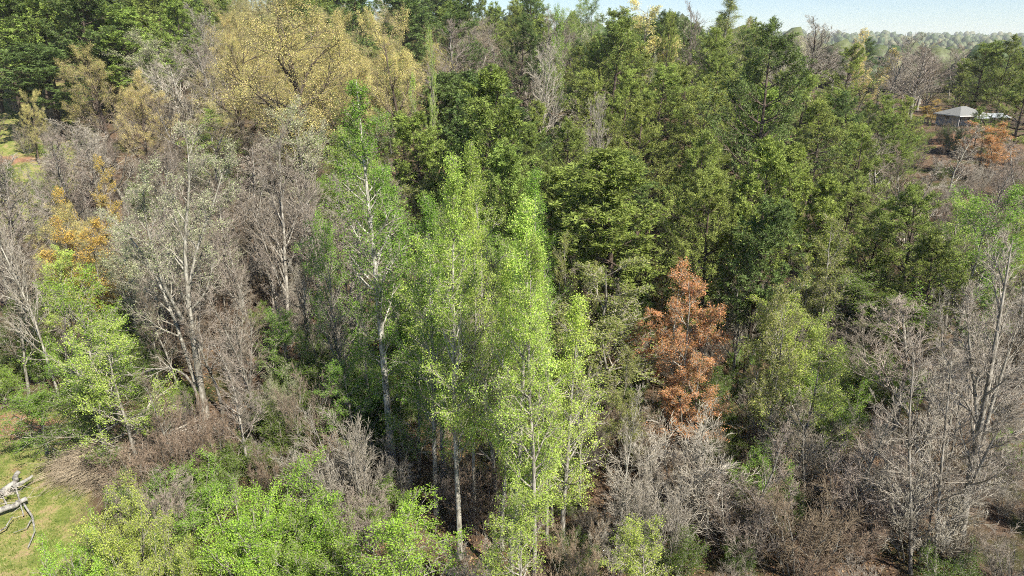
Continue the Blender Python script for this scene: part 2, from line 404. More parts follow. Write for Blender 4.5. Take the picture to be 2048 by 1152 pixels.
dome = lambda t: np.sqrt(np.clip(1 - (t - .25) ** 2 * 1.5, 0.05, 1))
spire = lambda t: np.clip(0.55 + 1.6 * t, 0, 1) * np.clip((1.04 - t) / .75, 0.06, 1)
pinep = lambda t: np.clip(0.6 + 1.5 * t, 0, 1) * np.sqrt(np.clip(1.03 - t, 0.02, 1))
vpine = lambda t: np.clip(0.7 + t, 0, 1) * np.sqrt(np.clip(1.04 - t, 0.02, 1))
cone = lambda t: np.clip(0.7 + 1.2 * t, 0, 1) * np.clip(1.06 - t, 0.05, 1) ** 0.75

proto('poplar', 'tulip_tree', 23, 2.6, 3, ('pale_bark', 'grey_twig', 'poplar_leaf'), stem_r=0.20, n1=50, c0=0.26, R=3.3, prof=spire, ang1=lambda t: 60 - 26 * t, up1=0.10,
      n2=5, n3=4, n4=3, l2=.5, leaf_n=7, leaf_size=0.1, clump=0.17, lmin=0.3, twig=.010)
proto('maple', 'young_maple', 13, 3, 3, ('grey_bark', 'grey_twig', 'spring_leaf'), stem_r=0.13, n1=26, c0=0.22, R=3.6, prof=dome, ang1=lambda t: 58 - 28 * t, up1=0.08,
      n2=6, n3=5, n4=3, leaf_n=6, leaf_size=0.095, clump=0.12, lmin=0.26, twig=.009)
proto('bare', 'bare_tree', 17, 4, 4, ('grey_bark', 'mauve_twig', 'tan_bud'), stem_r=0.19, n1=21, c0=0.2, R=7.2, prof=lambda t: np.clip(1.0 - .8 * t, .14, 1), ang1=lambda t: 34 - 12 * t, up1=0.04,
      t_wob=.05, w1=.07, n2=7, n3=5, n4=4, l2=.5, l3=.52, l4=.6, twig=0.014, lmin=.4, a2=30, a3=28, a4=26, w2=.07)
proto('slim', 'bare_sapling', 14, 2, 4, ('pale_bark', 'grey_twig', 'tan_bud'), stem_r=0.11, n1=24, c0=0.28, R=3.2, prof=lambda t: np.clip(1.0 - .75 * t, .14, 1), ang1=lambda t: 44 - 18 * t, up1=0.06,
      t_wob=.05, n2=5, n3=4, n4=3, l3=.55, twig=0.013, lmin=.35, a2=32, a3=30, a4=28, w2=.07)
proto('thicket', 'bare_shrub', 6.5, 3, 4, ('grey_bark', 'mauve_twig', 'tan_bud'), stems=12, fan=0.36, stem_r=0.05, t_wob=.07, n1=8, c0=0.12, R=2.8, prof=lambda t: 1 - .6 * t, ang1=25, up1=.04,
      n2=5, n3=4, n4=2, l2=.55, l3=.6, l4=.7, twig=0.015, lmin=.4, a2=26, a3=26, a4=26, w2=.08)
proto('bud', 'budding_tree', 14, 3.5, 3, ('grey_bark', 'grey_twig', 'olive_leaf'), stem_r=0.11, n1=11, c0=0.2, R=4.2, prof=lambda t: np.clip(1 - .65 * t, .14, 1), ang1=lambda t: 38 - 12 * t, up1=0.05,
      t_wob=.05, n2=7, n3=5, n4=4, twig=0.010, lmin=.3, leaf_n=4, leaf_size=0.095, clump=0.10, a2=32, a3=32, a4=30, stems=3, fan=0.11)
proto('blossom', 'blossoming_tree', 14, 3.5, 2, ('grey_bark', 'grey_twig', 'blossom'), stem_r=0.16, n1=20, c0=0.22, R=6.4, prof=lambda t: np.clip(1 - .65 * t, .12, 1), ang1=lambda t: 42 - 14 * t, up1=0.04,
      t_wob=.06, n2=8, n3=5, n4=4, twig=0.011, lmin=.3, leaf_n=3, leaf_size=0.10, clump=0.12, a2=34, a3=34, a4=32)
proto('oak', 'oak_tree', 20, 7, 2, ('dark_bark', 'brown_twig', 'gold_leaf'), stem_r=0.42, n1=19, c0=0.22, R=9.5, prof=lambda t: np.clip(1 - .62 * t, .12, 1), ang1=lambda t: 58 - 25 * t, up1=0.06,
      t_wob=.06, w1=.16, n2=9, n3=7, n4=4, l2=.42, twig=0.012, lmin=.4, leaf_n=9, leaf_size=0.085, clump=0.17)
proto('loblolly', 'loblolly_pine', 20, 4, 3, ('dark_bark', 'dark_twig', 'pine_needle'), stem_r=0.26, n1=44, c0=0.36, R=5.2, prof=pinep, ang1=lambda t: 80 - 40 * t, up1=0.10,
      n2=6, l2=.42, n3=4, l3=.55, n4=0, twig=.02, lmin=0.75, leaf_n=1, kind='needle', needle=(0.40, 0.075, 24), up2=.16, a2=46, a3=46, whorl=4)
proto('virginia', 'virginia_pine', 16, 3.4, 4, ('dark_bark', 'dark_twig', 'olive_needle'), stem_r=0.19, n1=46, c0=0.2, R=5.2, prof=cone, ang1=lambda t: 82 - 36 * t, up1=0.08,
      w1=.10, n2=6, l2=.48, n3=4, l3=0.55, n4=0, twig=.012, lmin=0.55, leaf_n=6, kind='needle', needle=(0.19, 0.045, 5), flat=0.45, up2=0.22, a2=42, a3=42, whorl=4)
proto('shrub', 'leafy_shrub', 5, 2.4, 3, ('grey_bark', 'grey_twig', 'poplar_leaf'), stems=12, fan=0.36, stem_r=0.035, t_wob=.08, n1=9, c0=0.12, R=1.7, prof=lambda t: 1 - .5 * t, ang1=34, up1=.06,
      n2=5, n3=4, n4=0, twig=0.008, lmin=.26, leaf_n=10, leaf_size=0.072, clump=0.10)

# ------------------------------------------------------------------ object helpers
def tag(o, label=None, cat=None, group=None, kind=None):
    if label: o['label'] = label
    if cat: o['category'] = cat
    if group: o['group'] = group
    if kind: o['kind'] = kind
    return o
def link(name, me, parent=None, loc=(0, 0, 0)):
    o = bpy.data.objects.new(name, me); COL.objects.link(o); o.location = loc
    if parent is not None: o.parent = parent
    return o
def put_mat(o, mat):
    o.color = (*TINT[mat], 1)
def place(kind, X, Y, H, Rw, label, cat, group=None, foliage=None, twig=None, bark=None, lean=(0, 0), k=None, rz=None, name=None, rng=random):
    pl = PR[kind]; p = pl[rng.randrange(len(pl)) if k is None else k % len(pl)]
    e = bpy.data.objects.new(name or p.name, None); COL.objects.link(e); e.empty_display_size = 0.5
    e.location = (X, Y, gz(X, Y)); s = H / p.H; w = Rw / p.R
    e.scale = (w, w, s); e.rotation_euler = (lean[1], lean[0], 0)
    rot = Matrix.Rotation(rng.uniform(0, 6.28) if rz is None else rz, 4, 'Z')
    e.rotation_euler = (Matrix.Rotation(lean[0], 4, 'Y') @ Matrix.Rotation(lean[1], 4, 'X') @ rot).to_euler()
    tag(e, label, cat, group)
    t = link('trunk', p.trunk, e); b = link('branches', p.br, e)
    put_mat(t, bark or p.mats[0]); put_mat(b, twig or p.mats[1])
    if p.fo:
        f = link('foliage', p.fo, e)
        put_mat(f, foliage or p.mats[2])
    return e

# ------------------------------------------------------------------ the ground
def make_ground():
    ys = np.concatenate([np.arange(5, 130, 1.0), np.arange(130, 300, 3.0), np.geomspace(300, 6000, 66)])
    us = np.linspace(-1, 1, 241)
    xs_w = np.maximum(60, ys * 1.25)
    X = us[None] * xs_w[:, None]; Y = np.repeat(ys[:, None], len(us), 1)
    Z = ground_z(X, Y)
    ny, nx = X.shape
    idx = np.arange(ny * nx).reshape(ny, nx)
    Q = np.stack([idx[:-1, :-1], idx[:-1, 1:], idx[1:, 1:], idx[1:, :-1]], -1).reshape(-1, 4)
    V = np.stack([X, Y, Z], -1).reshape(-1, 3)
    # a wide apron behind the camera
    n0 = len(V)
    V = np.concatenate([V, [[-2000, -2000, -0.5], [2000, -2000, -0.5], [2000, 5, -0.5], [-2000, 5, -0.5]]])
    Q = np.concatenate([Q, [[n0, n0 + 1, n0 + 2, n0 + 3]]])
    me = mesh_from('ground', V, Q, None, [M['floor']], True)
    x, y = V[:, 0], V[:, 1]
    g = np.maximum((1 - sstep(-31, -26, x + (y - 38) * .45)) * (1 - sstep(47, 52, y)), (1 - sstep(-62, -56, x + (y - 90) * 0.55)) * sstep(76, 84, y) * (1 - sstep(150, 165, y)))
    c = 1.15 * np.exp(-(((x + 41) / 5.5) ** 2 + ((y - 47.6) / 1.6) ** 2)) + .75 * np.exp(-(((x + 80) / 9) ** 2 + ((y - 108) / 3) ** 2)) \
        + .8 * np.exp(-(((x - 84) / 7) ** 2 + ((y - 131) / 3) ** 2)) + .35 * np.exp(-(((x + 36) / 3) ** 2 + ((y - 42) / 2.5) ** 2)) + .35 * np.exp(-(((x + 2) / 5) ** 2 + ((y - 40) / 8) ** 2))
    for nm, v in (('grass', g * .95), ('clay', c), ('woodland', sstep(220, 300, y))):
        a = me.attributes.new(nm, 'FLOAT', 'POINT'); a.data.foreach_set('value', v.astype(np.float32))
    o = link('ground', me); tag(o, 'forest floor of brown leaf litter with grass and red clay patches', None, None, 'structure')
    return o
make_ground()

HERO = []       # (X, Y, crown radius)
VIEW = [(1542, 42, 200, 83.9), (1542, 130, 200, 83.9), (712, 165, 175, 43), (370, 270, 260, 49), (1990, 480, 200, 33)]
def clear_of_heroes(X, Y, h, R):
    """False where a filler tree would stand in front of the crown of one of the trees above"""
    z = gz(X, Y) + h; px, py = proj(X, Y, z); w = R * FPX / (Y * cp - (z - CAM_Z) * sp)
    return not any(Y < b - .5 and abs(px - a) < .25 * wd + (.55 if b < 56 else .3) * w and py < t + (1.15 if b < 56 else .6) * wd for a, t, wd, b in VIEW)
def hero(kind, px, py, Y, wpx, label, cat='tree', **kw):
    """tree whose top shows at (px, py) when it stands Y metres down the view and whose crown is wpx wide"""
    X, _, Zt = at(px, py, Y)
    H = Zt - gz(X, Y); d = Y * cp - (Zt - CAM_Z) * sp
    Rw = wpx / 2 * d / FPX * (1.22 if kind in ('poplar', 'maple', 'bud', 'blossom', 'virginia', 'loblolly', 'bare') else 1.1)
    if cat != 'bush': VIEW.append((px, py, wpx, Y))
    HERO.append((X, Y, Rw)); kw.setdefault('k', len(HERO))
    return place(kind, X, Y, H, Rw, label, cat, **kw)

# ------------------------------------------------------------------ trees one can point at, front to back
T, B = 'tree', 'tree'
def path_tree(name, label, base, stems, bark, twigs, foliage, Rw=3, cat='tree', **kw):
    """a tree whose stems run through given points: (px, py, metres down the view) each"""
    x0, y0 = base; z0 = gz(x0, y0)
    P, rad = [], []
    for pts, r0 in stems:
        Q = np.array([at(px, py, Y) for px, py, Y in pts]) - np.array([x0, y0, z0])
        seg = np.concatenate([[0], np.cumsum(np.linalg.norm(np.diff(Q, axis=0), axis=1))]); t = np.linspace(0, seg[-1], 13)
        # smooth curve through the points
        R_ = np.stack([np.interp(t, seg, Q[:, i]) for i in range(3)], 1)
        for _ in range(2): R_[1:-1] = .5 * R_[1:-1] + .25 * (R_[:-2] + R_[2:])
        P.append(R_); rad.append(r0)
    P[0][0, 2] = -.4
    tr, br, fo = tree_geo(len(label) * 7, stems=len(P), paths=P, radii=rad, **kw)
    e = bpy.data.objects.new(name, None); COL.objects.link(e); e.location = (x0, y0, z0); tag(e, label, cat)
    put_mat(link('trunk', tr.mesh('trunk', M['bark'], True), e), bark); put_mat(link('branches', br.mesh('branches', M['twig'], True), e), twigs)
    if fo: put_mat(link('foliage', fo.mesh('foliage', M['foliage']), e), foliage)
    HERO.append((x0, y0, Rw)); return e
fanp = lambda t: np.clip(1 - .65 * t, .14, 1)
bx_, by_, _ = at(785, 950, 43.5)
path_tree('tulip_tree', 'tallest bright green tree of the middle, its thick pale trunk bare below', (bx_, by_),
          [([(788, 955, 43.5), (770, 760, 43.5), (757, 600, 43.3), (740, 440, 43), (728, 320, 43), (712, 160, 43)], .29)], 'sunlit_bark', 'grey_twig', 'spring_leaf', Rw=3.4,
          n1=58, c0=.22, R=4.3, prof=lambda t: np.clip(.35 + 1.3 * t, 0, 1) * np.clip((1.05 - t) / .7, .08, 1), ang1=lambda t: 66 - 30 * t, up1=.08, n2=6, n3=4, n4=3, leaf_n=4, leaf_size=.125, clump=.16, lmin=.3, twig=.010)
bx_, by_, _ = at(408, 815, 49)
leaning_ = path_tree('blossoming_tree', 'large pale forked tree leaning left with whitish blossom above and one long arching bare limb', (bx_, by_),
          [([(410, 818, 49), (392, 720, 49), (376, 600, 49.5), (366, 470, 50), (385, 360, 50.5), (372, 268, 51)], .25),
           ([(404, 815, 49.3), (382, 735, 49.5), (350, 640, 50.5), (310, 545, 51), (262, 470, 51.5), (215, 430, 52)], .17),
           ([(374, 600, 49.5), (392, 500, 50.5), (430, 400, 51.5), (455, 310, 52)], .13), ([(366, 640, 49.5), (320, 560, 48.5), (290, 440, 48), (285, 330, 47.5)], .12)],
          'pale_bark', 'grey_twig', 'blossom', Rw=5.0, n1=13, c0=.34, R=5.2, prof=fanp, ang1=lambda t: 46 - 16 * t, up1=.03, w1=.1, n2=7, n3=5, n4=4, l2=.5, l3=.5, twig=.011, lmin=.35,
          leaf_n=2, leaf_size=.10, clump=.12, a2=34, a3=34, a4=32)
limb_ = path_tree('bare_tree', 'smooth bare silvery limb arching low to the left beneath the large leaning tree', (bx_ - .7, by_ + .2),
          [([(398, 800, 48.6), (380, 752, 48.3), (345, 730, 47.8), (300, 738, 47.3), (262, 757, 47), (215, 745, 46.6), (168, 738, 46.2)], .10)], 'pale_bark', 'grey_twig', None, Rw=.5,
          n1=11, c0=.25, R=2.4, prof=lambda t: 1 - .5 * t, ang1=32, up1=.08, n2=5, n3=4, n4=0, twig=.012, lmin=.3, a2=30, a3=30)
for o_, nm_ in zip(list(limb_.children), ('limb', 'limb_twigs')):      # the low limb belongs to the leaning tree
    o_.name = nm_; o_.parent = leaning_; o_.location = limb_.location - leaning_.location; o_['label'] = 'smooth bare silvery limb arching low to the left'
bpy.data.objects.remove(limb_); HERO.pop()
bx_, by_, _ = at(1918, 1135, 33.5)
path_tree('bare_tree', 'large leafless tree with forked dark and silver trunk nearest at the right', (bx_, by_),
          [([(1915, 1140, 33.5), (1932, 990, 33.5), (1955, 880, 33.5), (1975, 780, 33.5), (1995, 660, 34), (2025, 480, 34.5)], .24),
           ([(1957, 870, 33.5), (1950, 780, 33.8), (1938, 690, 34), (1935, 590, 34.5)], .10), ([(1925, 1010, 33.4), (1975, 900, 32.5), (2030, 800, 32)], .09)],
          'grey_bark', 'grey_twig', None, Rw=3.5, n1=17, c0=.25, R=4.4, prof=fanp, ang1=lambda t: 42 - 14 * t, up1=.04, n2=7, n3=5, n4=4, l2=.52, l3=.52, l4=.6, twig=.011, lmin=.4, a2=30, a3=28, a4=26, w2=.08)
bx_, by_, _ = at(1820, 1160, 32.8)
path_tree('bare_tree', 'thin dark-stemmed leafless tree left of the forked trunk at the lower right', (bx_, by_),
          [([(1820, 1165, 32.8), (1822, 1010, 32.8), (1816, 850, 33), (1830, 700, 33.5)], .11), ([(1868, 1150, 32.5), (1880, 960, 33), (1896, 800, 33.4), (1905, 700, 34)], .10)],
          'grey_bark', 'grey_twig', None, Rw=2, n1=15, c0=.2, R=3.6, prof=fanp, ang1=lambda t: 46 - 16 * t, up1=.04, n2=6, n3=5, n4=3, l2=.52, l3=.52, l4=.6, twig=.011, lmin=.4, a2=30, a3=28, a4=26, w2=.08)
# tall fresh green trees in the middle
hero('poplar', 895, 318, 34, 135, 'slim yellow-green tree with long grey trunk reaching the bottom edge of the photo')
hero('poplar', 965, 292, 46, 120, 'slender green tree between the round pine and the brightest yellow-green crown')
hero('poplar', 845, 395, 38, 95, 'slim green tree on the left flank of the bright middle group', foliage='spring_leaf')
hero('poplar', 1022, 398, 32, 150, 'brightest yellow-green tree standing nearest in the middle group')
hero('poplar', 1078, 455, 31, 130, 'yellow-green tree touching the right of the brightest crown')
hero('poplar', 1140, 590, 33, 110, 'lower yellow-green tree at the right edge of the bright middle group')
hero('poplar', 935, 380, 37, 95, 'narrow yellow-green tree wedged between the slim one and the brightest crown', k=0)
hero('poplar', 868, 470, 41, 90, 'shorter yellow-green tree low in the left of the bright middle group', k=1)
hero('poplar', 1000, 520, 35, 100, 'shorter yellow-green tree in front of the slender green one', k=2)
hero('poplar', 1105, 520, 36, 95, 'yellow-green tree behind the lower one at the right of the bright group', k=0)
hero('poplar', 1052, 340, 44, 90, 'taller thin green tree behind the brightest yellow-green crown', k=2, foliage='spring_leaf')
hero('slim', 1175, 640, 39, 80, 'leafless pale pole at the right edge of the bright middle group', bark='pale_bark', k=2)
hero('slim', 720, 560, 47, 70, 'thin leafless pole directly left of the thick pale trunk', bark='pale_bark', k=1, twig='grey_twig')
hero('virginia', 1966, 214, 127, 42, 'little green pine in front of the right end of the house roof', k=1)
hero('poplar', 780, 330, 52, 120, 'green tree just right of the tallest one, in front of the round pine', foliage='spring_leaf')
hero('maple', 655, 430, 50, 110, 'thin green-leaved tree left of the tallest one over bare white stems', foliage='spring_leaf')
hero('maple', 1050, 985, 25.5, 190, 'fresh green sapling at the bottom edge below the brightest crown', cat='sapling', foliage='poplar_leaf')
hero('maple', 1305, 1045, 27, 150, 'small lime green sapling at the bottom edge amid grey thicket', cat='sapling', foliage='poplar_leaf')
hero('maple', 800, 1000, 28, 210, 'low spreading green maple at the bottom edge left of the long grey trunk', cat='sapling', foliage='fresh_leaf')
hero('maple', 825, 700, 42, 120, 'bright green understorey tree just right of the thick pale trunk', foliage='spring_leaf')
hero('maple', 700, 720, 44, 110, 'sparse green understorey tree left of the thick pale trunk', foliage='spring_leaf')
hero('maple', 140, 545, 45, 150, 'bright green spreading tree at the left above the grass', foliage='fresh_leaf')
hero('maple', 215, 640, 42, 150, 'lower green tree beside the bare arching limb at the left', foliage='poplar_leaf')
hero('maple', 60, 770, 44, 150, 'dark green low tree shading the clay patch', foliage='spring_leaf')
hero('maple', 180, 770, 43, 170, 'dark green low tree behind the brush pile', foliage='shade_leaf')
hero('maple', 1648, 625, 41, 125, 'narrow lime green tree with dark slender trunk among bare thicket at the right', foliage='lime_leaf')
hero('maple', 552, 615, 52, 105, 'round deep green bush-like tree below the bare mauve crowns', foliage='spring_leaf')
hero('maple', 1980, 375, 55, 170, 'green tree cut by the right edge of the photo', foliage='spring_leaf')
hero('maple', 1720, 545, 58, 180, 'dark green low tree behind the bare thicket at the right', foliage='shade_leaf')
hero('maple', 1110, 10, 125, 60, 'vivid green tree on the skyline left of the pines', foliage='spring_leaf')
# orange, olive and budding trees
hero('bud', 1382, 530, 48, 125, 'orange-red budding tree standing out at the right of the middle', foliage='orange_leaf', twig='grey_twig', bark='pale_bark')
hero('bud', 1392, 705, 44, 110, 'lower russet tree under the orange one', foliage='orange_leaf', twig='grey_twig')
hero('bud', 1215, 520, 50, 215, 'broad olive budding tree left of the orange one', k=0)
hero('bud', 1130, 465, 54, 120, 'olive green budding tree behind the brightest yellow-green crown', k=1)
hero('bud', 1568, 560, 43, 105, 'sparse olive budding tree with pale stem right of the orange one', k=2, bark='pale_bark')
hero('bud', 1660, 425, 58, 105, 'thin yellow-green budding tree in front of the tufted pine at the right', k=0, bark='pale_bark')
hero('bud', 1265, 700, 42, 150, 'low brown-green budding tree under the broad olive one', k=1, foliage='olive_leaf', twig='mauve_twig')
hero('bud', 1990, 245, 112, 85, 'round orange tree in front of the grey-roofed house', foliage='orange_leaf', k=2)
hero('bud', 1868, 198, 150, 38, 'small golden tree at the left corner of the grey-roofed house', foliage='amber_leaf', k=0)
hero('bud', 192, 315, 72, 125, 'golden amber tree among bare grey ones at the left', foliage='amber_leaf', k=1)
hero('bud', 150, 440, 60, 110, 'amber brown tree under the golden one at the left', foliage='amber_leaf', k=2, twig='brown_twig')
# white blossom
hero('blossom', 235, 455, 58, 130, 'low whitish blossoming tree left of the leaning pale trunk', k=1)
hero('blossom', 312, 58, 125, 150, 'greenish-white tree behind the golden oaks at the upper left', k=0)
hero('blossom', 590, 195, 82, 170, 'whitish blossoming tree below the great golden oak', k=1)
hero('blossom', 1302, 105, 135, 36, 'small white blossoming tree among the far pines', k=0)
# golden oaks
hero('oak', 560, -45, 95, 330, 'great golden oak with dark crooked limbs at the top', k=0)
hero('oak', 800, 18, 96, 160, 'rounded oak half gold half green right of the great golden oak', k=1, foliage='gold_leaf')
hero('oak', 455, 20, 112, 150, 'golden oak behind the left shoulder of the great one', k=2)
hero('oak', 672, 20, 108, 130, 'golden oak between the great oak and the dark pine', k=1)
hero('oak', 180, 88, 112, 130, 'rounded pale gold oak right of the dark tufted pine', k=2)
hero('oak', 265, 140, 100, 110, 'low pale gold oak in front of the white-blossoming tree', k=0)
hero('oak', 45, 180, 106, 60, 'little tan oak at the edge of the far field', k=1)
hero('bud', 855, 60, 90, 70, 'yellow-green tree on the right flank of the rounded oak', foliage='poplar_leaf', k=1)
# pines
hero('loblolly', 920, 135, 74, 205, 'big round dark tufted pine in the middle of the photo', k=0)
hero('loblolly', 1030, 290, 62, 120, 'tufted pine just right below the big round one', k=1)
hero('loblolly', 1235, 300, 60, 190, 'broad light-tufted pine in the centre right', k=2)
hero('loblolly', 1550, 285, 62, 160, 'upright tufted pine below the tallest dark conifer', k=3)
hero('loblolly', 1535, 400, 54, 120, 'blue-green tufted pine above the sparse olive tree', k=1, foliage='dark_needle')
hero('loblolly', 1610, 350, 66, 130, 'tufted pine on the right flank of the upright one', k=0)
hero('loblolly', 82, 88, 118, 135, 'dark round pine beside the far field at the upper left', k=2, foliage='dark_needle')
hero('loblolly', 700, -20, 150, 90, 'dark pine above the golden oaks', k=1, foliage='dark_needle')
hero('virginia', 1542, 40, 84, 215, 'tallest dark conifer with layered limbs at the right', k=0, foliage='dark_needle')
hero('virginia', 1405, 262, 66, 130, 'spiky-topped conifer left of the upright tufted pine', k=1)
hero('virginia', 1430, 345, 58, 180, 'broad olive conifer above the orange tree', k=2)
hero('virginia', 1333, 22, 140, 62, 'dark flat-topped conifer with bare lower trunk on the skyline', k=3)
hero('virginia', 1140, 240, 78, 130, 'olive conifer between the round pine and the broad light-tufted one', k=0)
hero('virginia', 1290, 200, 88, 140, 'dense olive conifer in the middle of the pine stand', k=1)
hero('virginia', 1185, 140, 100, 130, 'olive conifer at the back left of the pine stand', k=2)
hero('virginia', 1400, 150, 104, 140, 'olive conifer left of the tallest dark one', k=3)
hero('virginia', 1735, 250, 82, 120, 'olive conifer left of the bare white tree near the house', k=2)
hero('virginia', 1850, 370, 62, 170, 'broad olive conifer above the bare thicket at the right', k=1)
hero('virginia', 1650, 200, 92, 130, 'olive conifer on the right flank of the tallest dark one', k=3)
hero('virginia', 1705, 88, 140, 95, 'dark slanting conifer among bare trees on the skyline', k=1)
hero('virginia', 1975, 85, 150, 90, 'dark conifer behind the house roof', k=2)
hero('virginia', 2030, 70, 146, 80, 'dark conifer at the upper right corner', k=0)
hero('virginia', 1040, 30, 130, 110, 'dark conifer on the skyline left of the vivid green tree', k=0, foliage='dark_needle')
hero('virginia', 900, -10, 150, 120, 'dark conifer behind the rounded oak at the top', k=3, foliage='dark_needle')
hero('virginia', 1880, 470, 56, 150, 'shaded conifer right of the dark green low tree', k=3)
hero('virginia', 1765, 400, 66, 140, 'conifer between the thin yellow-green tree and the bare thicket', k=0)
# leafless trees
hero('bare', 528, 250, 62, 180, 'leafless mauve-grey tree left of the tallest green one', bark='pale_bark', k=1)
hero('bare', 610, 330, 66, 150, 'leafless mauve tree crowding the left of the tallest green one', k=2, twig='mauve_twig')
hero('bare', 462, 380, 60, 130, 'leafless grey tree right of the large leaning one', k=3)
hero('slim', 695, 440, 56, 120, 'leafless white-stemmed tree behind the thick pale trunk', bark='pale_bark', twig='grey_twig', k=0)
hero('slim', 8, 355, 50, 110, 'white-barked leafless tree at the left edge', bark='pale_bark', twig='grey_twig', k=1)
hero('bare', 90, 262, 78, 150, 'leafless grey tree leaning beside the clearing at the left', k=4, lean=(.06, 0))
hero('bare', 285, 300, 70, 170, 'leafless mauve-brown tree right of the golden amber one', k=0, twig='mauve_twig')
hero('bare', 350, 110, 108, 130, 'leafless silver-grey tree left of the great golden oak', bark='pale_bark', twig='grey_twig', k=2)
hero('bare', 215, 230, 92, 170, 'leafless grey tree below the pale gold oaks', twig='grey_twig', k=1)
hero('bare', 932, 38, 120, 150, 'domed leafless grey-pink tree above the big round pine', twig='mauve_twig', k=3)
hero('bare', 1085, 85, 112, 100, 'leafless grey tree in a gap of the pine stand', twig='grey_twig', k=4)
hero('bare', 1205, 188, 84, 90, 'small leafless tree sunk among the pines', twig='grey_twig', k=0)
hero('bare', 1640, 34, 158, 150, 'tall fan-shaped leafless elm on the skyline right of the tallest conifer', twig='grey_twig', bark='dark_bark', k=1)
hero('bud', 1735, 58, 165, 110, 'soft golden-green tree on the skyline between two leafless ones', k=1, foliage='gold_leaf')
hero('bare', 1582, 62, 150, 80, 'small leafless tree on the skyline close to the tallest conifer', twig='grey_twig', k=3)
hero('bare', 1795, 66, 155, 110, 'leafless grey tree on the skyline left of the far blue hills', twig='grey_twig', k=0)
hero('bare', 1850, 82, 150, 100, 'lower leafless tree on the skyline above the house', twig='mauve_twig', k=2)
hero('poplar', 1450, -8, 160, 75, 'pale green tall tree standing against the sky', bark='grey_bark', foliage='olive_leaf', k=1)
hero('bare', 1395, 5, 150, 90, 'tan budding tree against the sky right of the flat-topped conifer', twig='mauve_twig', k=1)
hero('bud', 1300, -2, 150, 110, 'tan-gold budding tree against the sky left of the flat-topped conifer', foliage='gold_leaf', k=0)
hero('slim', 1790, 262, 84, 125, 'leafless white-stemmed tree left of the house', bark='pale_bark', k=2, twig='mauve_twig')
hero('slim', 1925, 250, 100, 90, 'thin pale leafless tree in front of the house', bark='pale_bark', k=1, twig='grey_twig')
hero('bare', 1488, 560, 55, 85, 'small pale leafless tree right of the orange one', twig='grey_twig', bark='pale_bark', k=2)
hero('bare', 1845, 590, 48, 230, 'broad leafless purple-grey tree in the thicket at the right', twig='mauve_twig', k=3)
hero('bare', 1770, 640, 50, 140, 'leafless mauve-grey tree directly right of the narrow lime tree', twig='mauve_twig', k=1)
hero('bare', 1900, 690, 40, 130, 'leafless grey tree in front of the broad purple-grey one', twig='grey_twig', k=2)
hero('slim', 1745, 810, 37, 110, 'slender leafless tree standing over the mauve-grey shrub mass', twig='grey_twig', k=0, bark='pale_bark')
hero('slim', 1440, 860, 35, 100, 'slender leafless tree right of the silvery fan of shrubs', twig='grey_twig', k=2, bark='pale_bark')
hero('bare', 2040, 600, 42, 190, 'leafless grey tree cut by the right edge of the photo', k=0, twig='grey_twig')
hero('slim', 1250, 790, 33, 110, 'tall thin leafless sapling with pale straight stem below the broad olive tree', bark='pale_bark', twig='grey_twig', k=0, cat='sapling')
hero('thicket', 1370, 850, 37, 250, 'silvery fan of leafless shrubs below the orange tree', cat='shrub', twig='grey_twig')
hero('thicket', 1330, 930, 33, 150, 'leafless grey shrub left in front of the silvery fan', cat='shrub', twig='grey_twig')
hero('thicket', 1750, 880, 37, 230, 'leafless mauve-grey shrub mass right of the narrow lime tree', cat='shrub')
hero('thicket', 1620, 960, 33, 190, 'leafless brownish shrub at the bottom below the narrow lime tree', cat='shrub', twig='red_twig')
hero('thicket', 1880, 900, 34, 210, 'leafless grey shrub at the foot of the forked pale trunk', cat='shrub', twig='grey_twig')
hero('thicket', 690, 850, 36, 190, 'leaning leafless multi-stemmed shrub left of the long grey trunk', cat='shrub', twig='grey_twig', lean=(-.30, 0))
hero('thicket', 345, 800, 40, 105, 'fan of reddish leafless shoots above the brush pile', cat='shrub', twig='red_twig', k=1)
hero('thicket', 425, 800, 41, 75, 'narrow upright bunch of reddish leafless shoots right of the fan', cat='shrub', twig='red_twig', k=2)
hero('thicket', 1893, 238, 130, 34, 'leafless brown shrub before the left wall of the grey house', cat='shrub', twig='brown_twig', k=1)
hero('thicket', 1934, 246, 129, 40, 'leafless grey shrub before the porch of the grey house', cat='shrub', twig='grey_twig', k=2)
hero('shrub', 1912, 250, 126, 34, 'dark green bush on the bare patch before the grey house', cat='bush', foliage='shade_leaf', k=1)
hero('shrub', 556, 740, 46, 60, 'little white-flowering bush below the round deep green tree', cat='bush', foliage='blossom', k=1)
hero('thicket', 590, 745, 44, 130, 'pale brown leafless shrub below the round deep green tree', cat='shrub', twig='brown_twig', k=3)
# bushes along the bottom edge
hero('shrub', 545, 960, 33, 230, 'big bright green bush at the bottom edge', cat='bush', foliage='fresh_leaf', k=0)
hero('shrub', 480, 1010, 31, 170, 'bright green bush on the left flank of the big one', cat='bush', foliage='fresh_leaf', k=1)
hero('shrub', 620, 1020, 31, 150, 'bright green bush on the right flank of the big one', cat='bush', foliage='spring_leaf', k=2)
hero('shrub', 360, 955, 36, 190, 'deeper green vine-covered bush left of the big bright one', cat='bush', foliage='spring_leaf', k=2)
hero('shrub', 215, 985, 31, 140, 'pale yellow-green bush beside the grass at the bottom left', cat='bush', foliage='lime_leaf', k=1)
hero('shrub', 290, 1060, 28, 140, 'straggly yellow-green bush at the bottom edge', cat='bush', foliage='lime_leaf', k=0)
hero('shrub', 150, 1060, 29.5, 130, 'low green bush on the grass at the bottom left corner', cat='bush', foliage='fresh_leaf', k=2)
hero('shrub', 420, 900, 39, 120, 'dark green bush behind the vine-covered one', cat='bush', foliage='shade_leaf', k=0)
